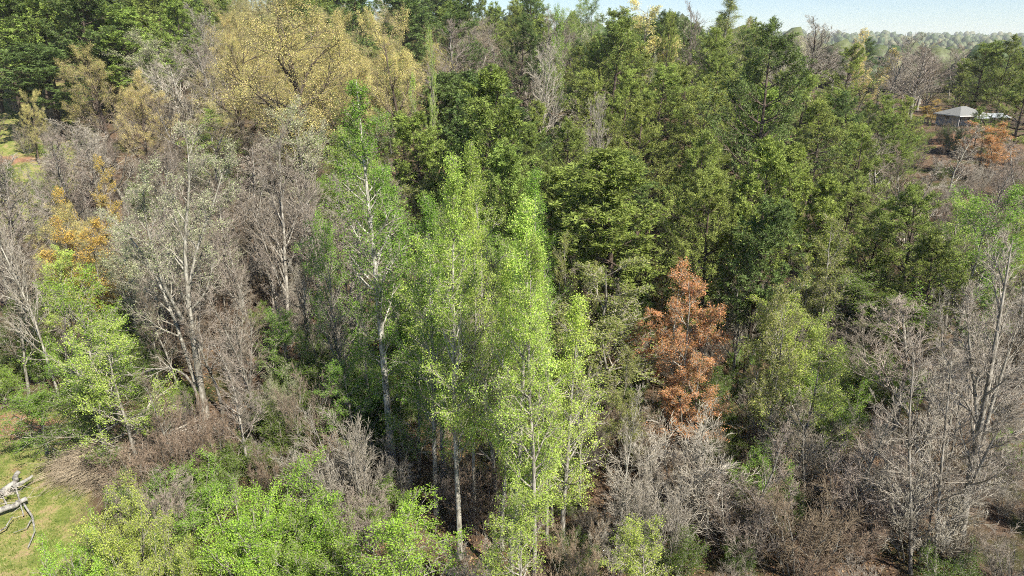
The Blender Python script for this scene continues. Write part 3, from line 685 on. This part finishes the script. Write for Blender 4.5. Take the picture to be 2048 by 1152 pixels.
hero('shrub', 520, 860, 42, 150, 'dark green bush between the vine-covered one and the leaning leafless shrub', cat='bush', foliage='shade_leaf', k=1)

# ------------------------------------------------------------------ the rest of the wood, by what the photograph shows where
GRID = """
PPPPPPPYYPPBYPVVVVGgVVBYgBVBYBHV
BPPPWWBYYYYYYYBBVBVVVVVVVBBVBBVV
BPYYWBBYYYYYgPPVBVVVVVVVVVBBBBVV
.BBBBBYYWWGGgPPPVVBVVVVVVVVV...B
.BBBBBgBBWGGGPPPVVVVVVVPPVVBVBOB
BBYBBWWBBBGGGPGPPVVPVVVVPPVVBVBB
BBYBWWWBBBGGgGGGPPPPVVVPPVVVVVGG
BDYBBWBBBBBGDGGGGVPPVVVPPPVVVVGG
BGGDBBBBBBBBDGGGGgggOVBPPgDVVVGG
BGGDBBBBGBBBDGgGGGggOOBgPgDDBBBB
DGGGBBBBGDBDDGgGGGggOOBgggDBBBBB
DGGDDBBBDDDDGDGGGGggOODggGGDBBBB
DDD..BB.DDDGG.GGGGBgOODggGDBBBBB
.D.bbbDDDbbGG..GGGBBbbDgDGbBBBBB
...bbbDDDbbgg..gGGbBBBBbbbGbBBBB
..SSbSSSSbbg...bGGbBBBBbbbbBBBBB
..SSSSSSSSggg..GGbbBBbbbbbBBBBBB
.SSSSSSSSSggg..GGbbGGbbbbBBBBBBB""".split()
KINDS = {   # letter: (shape, height range, crown radius / height, foliages, twigs, look)
 'P': ('loblolly', (14, 21), .24, ['pine_needle', 'dark_needle', 'pine_needle'], None, 'tufted pine', 'tree'),
 'V': ('virginia', (10, 19), .29, ['olive_needle', 'olive_needle', 'pine_needle', 'dark_needle'], None, 'olive-green conifer', 'tree'),
 'B': ('bare', (10, 18), .31, [None], ['grey_twig', 'mauve_twig', 'mauve_twig', 'brown_twig'], 'leafless grey-brown tree', 'tree'),
 'b': ('thicket', (3.5, 6.5), .42, [None], ['grey_twig', 'mauve_twig', 'red_twig'], 'leafless grey-brown shrub', 'shrub'),
 'G': ('maple', (11, 17), .22, ['spring_leaf', 'poplar_leaf'], None, 'fresh green leafy tree', 'tree'),
 'g': ('bud', (9, 15), .27, ['olive_leaf', 'olive_leaf', 'poplar_leaf'], ['grey_twig', 'mauve_twig'], 'sparse olive budding tree', 'tree'),
 'Y': ('oak', (11, 16), .34, ['gold_leaf', 'wheat_leaf', 'wheat_leaf'], None, 'golden budding oak', 'tree'),
 'W': ('blossom', (9, 13), .32, ['blossom'], None, 'pale blossoming tree', 'tree'),
 'O': ('bud', (7, 10), .3, ['orange_leaf'], None, 'rust-coloured budding tree', 'tree'),
 'D': ('shrub', (3, 6), .45, ['shade_leaf', 'shade_leaf', 'spring_leaf'], None, 'dark green bush', 'bush'),
 'S': ('shrub', (2.2, 3.2), .5, ['poplar_leaf', 'spring_leaf'], None, 'bright green bush', 'bush'),
}
def cell(px, py):
    c, r = int(px // 64), int(py // 64)
    return GRID[min(max(r, 0), 17)][min(max(c, 0), 31)]
LAND = [(712, 250, 'the tallest bright green tree'), (895, 430, 'the slim yellow-green tree'), (1040, 520, 'the brightest yellow-green crown'), (920, 230, 'the big round dark pine'),
 (1235, 380, 'the broad light-tufted pine'), (1550, 360, 'the upright tufted pine'), (1542, 130, 'the tallest dark conifer'), (1405, 300, 'the spiky-topped conifer'),
 (1372, 640, 'the orange-red tree'), (1215, 640, 'the broad olive tree'), (1640, 740, 'the narrow lime tree'), (1575, 700, 'the sparse olive tree'),
 (1930, 225, 'the grey-roofed house'), (1990, 270, 'the house-side orange tree'), (1640, 90, 'the fan-shaped elm'), (560, 90, 'the great golden oak'), (800, 110, 'the rounded half-green oak'),
 (82, 140, 'the round field-side pine'), (180, 130, 'the pale gold oak'), (312, 100, 'the greenish-white tree'), (192, 390, 'the golden amber tree'), (378, 400, 'the leaning blossoming tree'),
 (528, 400, 'the mauve-grey leafless tree'), (140, 640, 'the bright spreading tree'), (180, 920, 'the brush pile'), (370, 880, 'the reddish shoots'), (545, 1050, 'the big bright bush'),
 (690, 930, 'the leaning leafless shrub'), (930, 1000, 'the long grey trunk'), (1370, 930, 'the silvery fan of shrubs'), (1240, 980, 'the tall thin sapling'), (1060, 1060, 'the bottom green sapling'),
 (1305, 1090, 'the bottom lime sapling'), (1965, 800, 'the forked pale trunk'), (1845, 700, 'the broad purple-grey tree'), (1980, 470, 'the right-edge green tree'), (1720, 610, 'the dark green low tree'),
 (1850, 450, 'the broad olive conifer'), (932, 90, 'the domed leafless tree'), (1333, 70, 'the flat-topped conifer'), (1110, 40, 'the vivid green skyline tree'), (552, 660, 'the round deep green tree'),
 (765, 800, 'the thick pale trunk'), (8, 480, 'the white-barked edge tree'), (40, 230, 'the far field'), (1790, 330, 'the white-stemmed bare tree')]
TW = {'grey_twig': 'grey', 'mauve_twig': 'pinkish-grey', 'brown_twig': 'dark brown', 'red_twig': 'reddish'}
def describe(look, px, py, big):
    a = min(LAND, key=lambda l: (l[0] - px) ** 2 + ((l[1] - py) * 1.3) ** 2)
    dx, dy = px - a[0], py - a[1]; d = math.hypot(dx, dy)
    far = 'right by' if d < 28 else ('just ' if d < 75 else ('' if d < 150 else 'well '))
    if d < 28: rel = 'right by'
    else:
        k = int(((math.degrees(math.atan2(-dy, dx)) + 382.5) % 360) // 45)
        rel = far + ['right of', 'upper right of', 'above', 'upper left of', 'left of', 'lower left of', 'below', 'lower right of'][k]
    return big + look + ' ' + rel + ' ' + a[2], look.strip().replace('bush', 'bushe') + 's around ' + a[2]
SKIP = {-716, -713, -712, -711, -710, -708, -707, -706, -705, -701, -700, -699, -698, -697, -696, -695, -692, -691, -689, -688, -684, -683, -682, -681, -676, -675, -674, -673, -671, -670, -669, -666, -665, -663, -662, -661, -660, -659, -658, -656, -652, -651, -647, -646, -645, -644, -643, -642, -640, -639, -638, -637, -634, -631, -630, -628, -627, -626, -622, -620, -618, -617, -616, -615, -614, -613, -612, -607, -605, -604, -603, -602, -599, -598, -596, -593, -592, -591, -588, -587, -586, -585, -584, -580, -575, -574, -573, -569, -568, -567, -566, -564, -560, -556, -552, -551, -549, -545, -544, -538, -533, -532, -530, -529, -528, -524, -521, -520, -519, -515, -511, -508, -507, -506, -505, -504, -503, -502, -501, -500, -498, -497, -496, -495, -485, -482, -481, -480, -479, -478, -475, -474, -472, -471, -469, -467, -466, -463, -462, -461, -459, -458, -457, -456, -455, -454, -453, -452, -451, -450, -449, -448, -447, -446, -445, -443, -442, -436, -435, -430, -428, -427, -426, -425, -423, -422, -421, -420, -417, -412, -411, -410, -407, -406, -405, -403, -402, -401, -400, -398, -397, -396, -395, -394, -390, -389, -381, -380, -376, -375, -374, -373, -370, -368, -366, -365, -364, -363, -358, -357, -356, -352, -351, -350, -349, -344, -340, -338, -336, -335, -334, -329, -328, -327, -326, -324, -322, -321, -320, -317, -315, -314, -309, -303, -302, -301, -299, -294, -293, -289, -279, -274, -273, -270, -264, -259, -258, -253, -252, -245, -244, -243, -242, -241, -240, -229, -219, -216, -215, -206, -203, -194, -190, -188, -164, -163, -148, -127, -88, -60, -22, -3, -1, 147, 160, 166, 202, 233, 234, 248, 250, 268, 269, 270, 275, 276, 295, 296, 297, 299, 305, 313, 314, 315, 317, 338, 339, 340, 341, 343, 347, 363, 364, 365, 366, 367, 368, 369, 383, 384, 385, 386, 387, 388, 389, 392, 406, 407, 408, 409, 410, 411, 412, 425, 431, 432, 433, 434, 435, 436, 437, 438, 440, 442, 444, 454, 455, 456, 457, 458, 459, 460, 461, 463, 464, 477, 478, 479, 480, 481, 482, 483, 484, 486, 490, 492, 498, 10054, 10055, 10062, 10088, 10106, 10107, 10117, 10130, 10139}
def add(L, X, Y, h, R, big, rng, shape=None):
    sh, hr, rr, fo, tw, lab, cat = KINDS[L]
    r2 = random.Random(int(X * 971 + Y * 7919))
    shape = shape or (sh if not (L == 'B' and r2.random() < .3) else 'slim')
    t = r2.choice(tw) if tw else None
    f = r2.choice(fo)
    if L in 'Bb' and t: lab = lab.replace('grey-brown', TW[t])
    if f in ('dark_needle', 'shade_leaf') and 'dark' not in lab: lab = 'dark ' + lab
    elif shape == 'slim': lab = 'slender ' + lab
    px, py = proj(X, Y, gz(X, Y) + h * .8)
    label, grp = describe(lab, px, py, big)
    e_ = place(shape, X, Y, h, R, label, cat, group=grp, foliage=f, twig=t,
        bark=r2.choice(['pale_bark', 'grey_bark', 'grey_bark']) if L in 'BgGb' else None, lean=(r2.uniform(-.06, .06), r2.uniform(-.05, .05)), rng=r2)
    ADDED.append((label, grp, e_)); return e_
ADDED = []; SKID = []
def fill():
    rng = random.Random(11); pts = []; n = 0
    Y = 31.0
    while Y < 250:
        sp = (3.0 if Y < 75 else 3.6) + Y * 0.030
        halfw = Y * 0.84 + 8
        x = -halfw + rng.uniform(0, sp)
        while x < halfw:
            X, YY = x + rng.uniform(-.35, .35) * sp, Y + rng.uniform(-.4, .4) * sp
            x += sp
            opts = []
            for L, (shape, hr, rr, fo, tw, lab, cat) in KINDS.items():
                h = rng.uniform(*hr); z = gz(X, YY)
                if YY > 122 and L not in 'bDS': h *= 1.22 + .12 * (X / YY < .25)
                px, py = proj(X, YY, z + h * .72)
                jx, jy = rng.uniform(-28, 28), rng.uniform(-22, 22)
                pt = proj(X, YY, z + h)
                if px < -60 or px > 2108 or py > 1200: continue
                if cell(px + jx, py + jy) == L and (py > 0 or pt[1] < 60):
                    if pt[1] < np.interp(px, [1180, 1230, 1480, 1560, 1850, 2048], [-400, 10, 20, 62, 84, 72]): continue      # keep the sky over the right skyline
                    if py < -110: continue
                    opts.append((L, h))
            if not opts: continue
            L, h = rng.choice(opts); shape, hr, rr, fo, tw, lab, cat = KINDS[L]
            R = h * rr * rng.uniform(.85, 1.2)
            big = L not in 'bDS'
            if any((X - a) ** 2 + (YY - b) ** 2 < (0.62 * (R + c)) ** 2 for a, b, c in HERO if (c > 1.5 or not big)) and big: continue
            if not big and any((X - a) ** 2 + (YY - b) ** 2 < 1.2 for a, b, c in HERO): continue
            # leave the house and its yard open
            if 80 < X < 106 and 128 < YY < 149: continue
            if 100 < YY < 142 and 1860 < proj(X, YY, 20)[0] < 2015 and proj(X, YY, gz(X, YY) + h)[1] < 222: continue
            # leave the clearings open
            if X + (YY - 38) * .45 < -25 and YY < 46: continue
            n += 1
            if n in SKIP or not clear_of_heroes(X, YY, h, R): continue
            q = (h - hr[0]) / (hr[1] - hr[0])
            add(L, X, YY, h, R, 'tall ' if q > .72 else ('small ' if q < .28 else ''), rng); SKID.append((n, ADDED[-1][2]))
        Y += sp * .92
    # slender poles standing close together between the bigger trees
    Y = 35.0; k = 0
    while Y < 92:
        sp = 3.3 + Y * .012
        x = -Y * .84 - 6
        while x < Y * .84 + 6:
            X, YY = x + rng.uniform(-.45, .45) * sp, Y + rng.uniform(-.45, .45) * sp; x += sp
            h = rng.uniform(8, 14.5); a, b, r = rng.uniform(-24, 24), rng.uniform(-24, 24), rng.random()
            px, py = proj(X, YY, gz(X, YY) + h * .7)
            if not (-60 < px < 2108 and 0 < py < 1230): continue
            c = cell(px + a, py + b); c2 = cell(px, proj(X, YY, gz(X, YY) + h)[1])
            if c not in 'BbWOgG' or c2 in 'PVYO.' or (c == 'G' and r < .6) or (c in 'gbO' and r < .35): continue
            if X + (YY - 38) * .45 < -24 and YY < 50: continue
            if any((X - a_) ** 2 + (YY - b_) ** 2 < 1.5 for a_, b_, c_ in HERO): continue
            k += 1
            if 10000 + k in SKIP or not clear_of_heroes(X, YY, h, h * .1): continue
            add('B', X, YY, h, h * .17, 'tall ' if h > 12.5 else '', rng, shape='slim'); SKID.append((10000 + k, ADDED[-1][2]))
        Y += sp * .95
    # understorey beneath and between the taller trees
    Y = 30.0; m = 0
    while Y < 150:
        sp = 3.2 + max(0, Y - 40) * .022
        x = -Y * .84 - 8
        while x < Y * .84 + 8:
            X, YY = x + rng.uniform(-.45, .45) * sp, Y + rng.uniform(-.45, .45) * sp; x += sp
            h = rng.uniform(2.2, 5.5); a, b = rng.uniform(-24, 24), rng.uniform(-24, 24); r = rng.random(); r3 = rng.random()
            px, py = proj(X, YY, gz(X, YY) + h * .6)
            if not (-60 < px < 2108 and py < 1230): continue
            c = cell(px + a, py + b)
            if YY > 105 and not (1550 < px < 2100 or px < 700): continue
            if 82 < X < 104 and 133 < YY < 146: continue
            if YY > 112 and px > 1860 and YY < 136: h *= .5
            if c == 'S': h = min(h, 2.6)
            if c == '.' and (r > .15 or px < 400): continue
            if X + (YY - 38) * .45 < -25 and YY < 50: continue
            L = 'b' if (c in 'Bb' and r < .93) or (c in 'gWYO' and r < .7) or (c in 'GDSPV.' and r < .3) else ('D' if c != 'S' else 'S')
            if YY > 70 and L == 'D' and r3 < .5: continue
            m += 1
            if -m in SKIP or (h > 4.3 and not clear_of_heroes(X, YY, h, h * .3)): continue
            add(L, X, YY, h, h * (.40 if L == 'b' else .5) * (.8 + .4 * r3), '' if h < 4 else 'tall ', rng); SKID.append((-m, ADDED[-1][2]))
        Y += sp * .9
    print('fill', n, m)
    by = {}
    for lb, gr, o in ADDED: by.setdefault(lb, []).append(o)
    for lb, L in by.items():                        # tell look-alikes by the same landmark apart by their order from the left
        k = len(L)
        if k == 1: continue
        L.sort(key=lambda o: o.location.x / o.location.y)
        od = ['first', 'second', 'third', 'fourth', 'fifth', 'sixth', 'seventh', 'eighth', 'ninth', 'tenth', 'eleventh', 'twelfth']; names = [(od[min(i, 11)] + ' from left') for i in range(k)]
        for o, nm in zip(L, names): o['label'] = lb + ', ' + nm
fill()

# ------------------------------------------------------------------ the house
M['shingle'] = plain_mat('shingle', (0.15, 0.155, 0.15), (0.235, 0.24, 0.235), 9, 0.9)
M['siding'] = plain_mat('siding', (0.30, 0.29, 0.285), (0.38, 0.37, 0.36), 3, 0.8)
M['metal_sheet'] = plain_mat('metal_sheet', (0.42, 0.46, 0.50), (0.55, 0.58, 0.62), 2, 0.4, 0.3)
M['dark_glass'] = plain_mat('dark_glass', (0.02, 0.02, 0.025), (0.05, 0.05, 0.06), 3, 0.15)
M['trim'] = plain_mat('trim', (0.55, 0.55, 0.53), (0.62, 0.62, 0.6), 3, 0.6)
def box(x0, x1, y0, y1, z0, z1):
    V = np.array([[x, y, z] for z in (z0, z1) for x, y in ((x0, y0), (x1, y0), (x1, y1), (x0, y1))], float)
    Q = np.array([[3, 2, 1, 0], [4, 5, 6, 7], [0, 1, 5, 4], [1, 2, 6, 5], [2, 3, 7, 6], [3, 0, 4, 7]]); return V, Q
def part(name, mat, parent, boxes=None, VQ=None, T=None):
    g = Geo()
    for b in boxes or []: g.add(*box(*b))
    if VQ: g.add(np.array(VQ[0], float), np.array(VQ[1]) if VQ[1] else None, np.array(T) if T else None)
    return link(name, g.mesh(name, M[mat]), parent)
hs = bpy.data.objects.new('house', None); COL.objects.link(hs)
hz = gz(90, 138); ez = 16.9 - hz           # eaves height
hs.location = (86.9, 136, hz); hs.rotation_euler = (0, 0, math.atan2(1.3, 5.0))
tag(hs, 'single-storey grey house with hipped shingle roof in a clearing among the far trees', 'house')
part('wall', 'siding', hs, [(0, .15, 0, 5.4, -1, ez)]); part('wall', 'siding', hs, [(.152, 6.6, 5.25, 5.4, -1, ez - .003)]); part('wall', 'siding', hs, [(6.45, 6.6, 0.9, 5.248, -1, ez - .003)])
fw = part('wall', 'siding', hs, [(.152, 6.448, 1.3, 1.45, -1, ez - .003)]); fw['label'] = 'shaded wall set back under the porch'
for x in (1.2, 4.9):
    w = part('window', 'trim', hs, [(x - .06, x + 1.16, 1.24, 1.297, .9, 2.3)]); part('pane', 'dark_glass', w, [(x, x + .54, 1.225, 1.238, .96, 2.24)]); part('pane', 'dark_glass', w, [(x + .58, x + 1.1, 1.225, 1.238, .96, 2.24)])
d = part('door', 'trim', hs, [(3.6, 4.5, 1.24, 1.297, 0, 2.1)])
for x in (.4, 2.4, 4.4, 6.4): part('porch_post', 'dark_glass', hs, [(x - .08, x + .08, -.1, .06, -1, ez - .06)])
w = part('window', 'trim', hs, [(-.05, -.003, 2.2, 3.3, 1.0, 2.3)]); part('pane', 'dark_glass', w, [(-.066, -.052, 2.28, 3.22, 1.08, 2.22)])
o, rz_ = .5, ez + 1.5
part('roof', 'shingle', hs, VQ=([[-o, -o, ez], [6.6 + o, -o, ez], [6.6 + o, 5.4 + o, ez], [-o, 5.4 + o, ez], [2.7, 2.7, rz_], [3.9, 2.7, rz_]], [[0, 1, 5, 4], [2, 3, 4, 5], [3, 2, 1, 0]]), T=[[1, 2, 5], [3, 0, 4]])
part('fascia', 'trim', hs, [(-o - .03, 6.6 + o + .03, -o - .03, -o - .002, ez - .16, ez + .02), (-o - .03, -o - .002, -o + .001, 5.4 + o, ez - .16, ez + .02)])
part('porch_roof', 'metal_sheet', hs, VQ=([[2.8, -1.3, ez - .45], [7.6, -1.3, ez - .45], [7.6, -.5, ez - .05], [2.8, -.5, ez - .05], [2.8, -1.3, ez - .53], [7.6, -1.3, ez - .53], [7.6, -.5, ez - .17], [2.8, -.5, ez - .17]],
     [[0, 1, 2, 3], [7, 6, 5, 4], [0, 4, 5, 1], [1, 5, 6, 2], [2, 6, 7, 3], [3, 7, 4, 0]]))
cpt = bpy.data.objects.new('carport', None); COL.objects.link(cpt); cpt.location = (95.0, 138.5, gz(95.0, 138.5)); cpt.rotation_euler = (0, 0, math.atan2(1.3, 5))
tag(cpt, 'open carport with pale metal roof at the right end of the grey house', 'carport')
ch = 16.3 - cpt.location.z
for x in (0.1, 4.4):
    for y in (0.1, 4.4): part('post', 'dark_glass', cpt, [(x - .06, x + .06, y - .06, y + .06, -1, ch - .1)])
part('roof', 'metal_sheet', cpt, VQ=([[-.2, -.2, ch - .1], [4.7, -.2, ch - .1], [4.7, 4.7, ch - .1], [-.2, 4.7, ch - .1], [-.2, 2.25, ch + .6], [4.7, 2.25, ch + .6]], [[0, 1, 5, 4], [2, 3, 4, 5], [3, 2, 1, 0]]), T=[[1, 2, 5], [3, 0, 4]])

# ------------------------------------------------------------------ brush pile, fallen dead wood, grass, litter
def spray(name, n, cx, cy, rx, ry, hgt, L, rad, mat, seed, az, azs=.5):
    rng = np.random.default_rng(seed)
    th = rng.uniform(0, 6.28, n); r = np.sqrt(rng.uniform(0, 1, n))
    x, y = cx + rx * r * np.cos(th), cy + ry * r * np.sin(th)
    z = ground_z(x, y) + hgt * (1 - r ** 2) * rng.uniform(.1, 1, n) + .03
    a = az + rng.normal(size=n) * azs
    d = np.stack([np.cos(a), np.sin(a), rng.uniform(.0, .35, n)], 1)
    P = grow(rng, np.stack([x, y, z], 1), d, L * rng.uniform(.5, 1.2, n), 5, .1, -.13)
    g = Geo(); g.tubes(P, np.full((n, 5), rad) * np.linspace(1, .3, 5)[None], 3)
    return link(name, g.mesh(name, M[mat]))
bp_ = bpy.data.objects.new('brush_pile', None); COL.objects.link(bp_); tag(bp_, 'heap of cut grey-brown brushwood lying beside the grass', 'brush pile')
bx, by = -28.5, 43.0
spray('thatch', 2600, bx, by, 4.2, 2.3, 1.9, 2.6, .017, 'thatch', 5, -2.3, .6).parent = bp_
spray('cut_stems', 260, bx + 3.0, by + 1.8, 3.2, 1.6, 1.5, 3.4, .035, 'grey_twig', 6, .15, .4).parent = bp_
for nm, px, py, pts, r0 in (('dead_limb', 0, 0, [(-.2, 1010), (22, 990), (48, 974)], .22),): pass
def ground_pt(px, py):
    x, y, z = ray(px, py); Y = 20.0
    while CAM_Z + z / y * Y > gz(x / y * Y, Y) and Y < 400: Y += .1
    return np.array([x / y * Y, Y, gz(x / y * Y, Y)])
def limb(g, pts, r0, r1, lift, n=12, seed=0):
    rng = np.random.default_rng(seed)
    P = np.array([ground_pt(px, py) + np.array([0, 0, l]) for (px, py), l in zip(pts, lift)])
    t = np.linspace(0, len(P) - 1, n); i = np.minimum(t.astype(int), len(P) - 2); w = (t - i)[:, None]
    Q = P[i] * (1 - w) + P[i + 1] * w + rng.normal(size=(n, 3)) * r0 * .22
    g.tubes(Q[None], (np.linspace(r0, r1, n) * rng.uniform(.88, 1.12, n))[None], 8); return Q
for lab, specs in (('forked fallen dead limb with black and silver bark on the grass, upper of the two', [([(-60, 1022), (10, 1003), (36, 988), (44, 972)], .26, .15, [.6, .7, .9, 1.1]), ([(30, 996), (48, 990), (72, 974)], .17, .09, [.8, .85, .9]), ([(38, 996), (44, 1018), (50, 1040)], .05, .04, [.8, .5, .3])]),
                   ('straight broken silver limb on the grass with twiggy end, lower of the two', [([(-60, 1060), (0, 1038), (30, 1028), (58, 1016)], .24, .16, [.5, .6, .6, .7]), ([(52, 1024), (68, 1045), (72, 1070), (58, 1100)], .07, .04, [.6, .4, .3, .2]), ([(66, 1050), (56, 1065), (30, 1075)], .04, .02, [.4, .35, .3]), ([(-10, 1085), (14, 1068), (30, 1050)], .06, .03, [.4, .5, .6]), ([(20, 1030), (14, 1020), (20, 1012)], .04, .02, [.8, 1, 1.1])])):
    e = bpy.data.objects.new('fallen_limb', None); COL.objects.link(e); tag(e, lab, 'dead branch', 'fallen dead limbs on the grass')
    for i, (pts, a, b, lf) in enumerate(specs):
        g = Geo(); Q = limb(g, pts, a, b, lf, 12 if i == 0 else 7, i)
        link('limb' if i == 0 else 'side_branch', g.mesh('limb', M['dead_wood'], True), e)
    g = Geo(); rng = np.random.default_rng(len(lab))
    st = Q[rng.integers(0, len(Q), 26)] if 'lower' in lab else Q[rng.integers(0, len(Q), 12)]
    P = grow(rng, st, rng.normal(size=(len(st), 3)) * np.array([1, 1, .3]), rng.uniform(.5, 1.5, len(st)), 5, .3, 0)
    g.tubes(P, np.full((len(st), 5), .018) * np.linspace(1, .3, 5)[None], 4); link('twigs', g.mesh('twigs', M['grey_twig']), e)

def scatter(name, n, x0, x1, y0, y1, seed, test): 
    rng = np.random.default_rng(seed); X = rng.uniform(x0, x1, n); Y = y0 + (y1 - y0) * rng.uniform(0, 1, n) ** 1.4
    k = test(X, Y, rng); return X[k], Y[k], rng
X, Y, rng = scatter('grass', 42000, -48, -22, 29, 52, 3, lambda X, Y, r: (X + (Y - 38) * .45 < -24 + r.normal(size=len(X)) * 1.2) & (vnoise(X * 1.1, Y * 1.1, 4) + r.normal(size=len(X)) * .2 > -.05) & (((X + 41) / 5.5) ** 2 + ((Y - 47.6) / 1.5) ** 2 > 1))
n = len(X); Z = ground_z(X, Y); a = rng.uniform(0, 6.28, n); h = rng.uniform(.08, .26, n); dx, dy = np.cos(a) * .025, np.sin(a) * .025; lx, ly = rng.normal(size=n) * .07, rng.normal(size=n) * .07
V = np.stack([np.stack([X - dx, Y - dy, Z], 1), np.stack([X + dx, Y + dy, Z], 1), np.stack([X + lx, Y + ly, Z + h], 1)], 1)
tag(link('grass', mesh_from('grass', V, None, np.arange(n * 3).reshape(n, 3), [M['grass_blade']])), 'short spring grass on the clearing at the bottom left', None, None, 'stuff')
X, Y, rng = scatter('litter', 60000, -45, 45, 29, 75, 8, lambda X, Y, r: (np.abs(X) < Y * .8) & (X + (Y - 38) * .45 > -24))
g = Geo(); g.leaves(np.stack([X, Y, ground_z(X, Y) + .05], 1), .17, rng, up=2.5, asp=.7)
tag(link('leaf_litter', g.mesh('leaf_litter', M['litter_leaf'])), 'dry brown leaves covering the forest floor', None, None, 'stuff')

# ------------------------------------------------------------------ woods on the far hills
def far_wood():
    rng = np.random.default_rng(21)
    n = 8000; Y = 260 + 3200 * rng.uniform(0, 1, n) ** 1.5; u = rng.uniform(-.35, 1.0, n); X = u * Y
    Z = ground_z(X, Y); R = rng.uniform(2.2, 6.5, n) * (1 + Y / 2500)
    ph = (1 + 5 ** .5) / 2
    I = unit(np.array([[-1, ph, 0], [1, ph, 0], [-1, -ph, 0], [1, -ph, 0], [0, -1, ph], [0, 1, ph], [0, -1, -ph], [0, 1, -ph], [ph, 0, -1], [ph, 0, 1], [-ph, 0, -1], [-ph, 0, 1]]))
    T = np.array([[0, 11, 5], [0, 5, 1], [0, 1, 7], [0, 7, 10], [0, 10, 11], [1, 5, 9], [5, 11, 4], [11, 10, 2], [10, 7, 6], [7, 1, 8], [3, 9, 4], [3, 4, 2], [3, 2, 6], [3, 6, 8], [3, 8, 9], [4, 9, 5], [2, 4, 11], [6, 2, 10], [8, 6, 7], [9, 8, 1]])
    V = I[None] * (R[:, None, None] * rng.uniform(.7, 1.25, (n, 12, 1))) * np.array([1, 1, 1.25]); V = V + np.stack([X, Y, Z + R * rng.uniform(.5, 1.6, n)], 1)[:, None]
    TT = (T[None] + (np.arange(n) * 12)[:, None, None]).reshape(-1, 3)
    tag(link('distant_forest', mesh_from('distant_forest', V, None, TT, [M['far_crown']], True)), 'far wooded hills fading to blue on the horizon at the right', None, None, 'stuff')
far_wood()

# ------------------------------------------------------------------ the hazy air
hm, hnt, hout = new_mat('haze')
pv = N(hnt, 'ShaderNodeVolumePrincipled'); pv.inputs['Color'].default_value = (0.93, 0.96, 1.0, 1); pv.inputs['Density'].default_value = 0.00012; pv.inputs['Anisotropy'].default_value = 0.0
hnt.links.new(pv.outputs[0], hout.inputs['Volume'])
g = Geo(); g.add(*box(-7800, 7800, -2200, 6200, -30, 150)); tag(link('haze', g.mesh('haze', hm)), 'thin pale spring haze over the far hills', None, None, 'stuff')
print('TRIS', sum(sum(max(0, l - 2) for l in [0]) for m in [0]) or sum(len(m.loops) - 2 * len(m.polygons) for m in bpy.data.meshes))
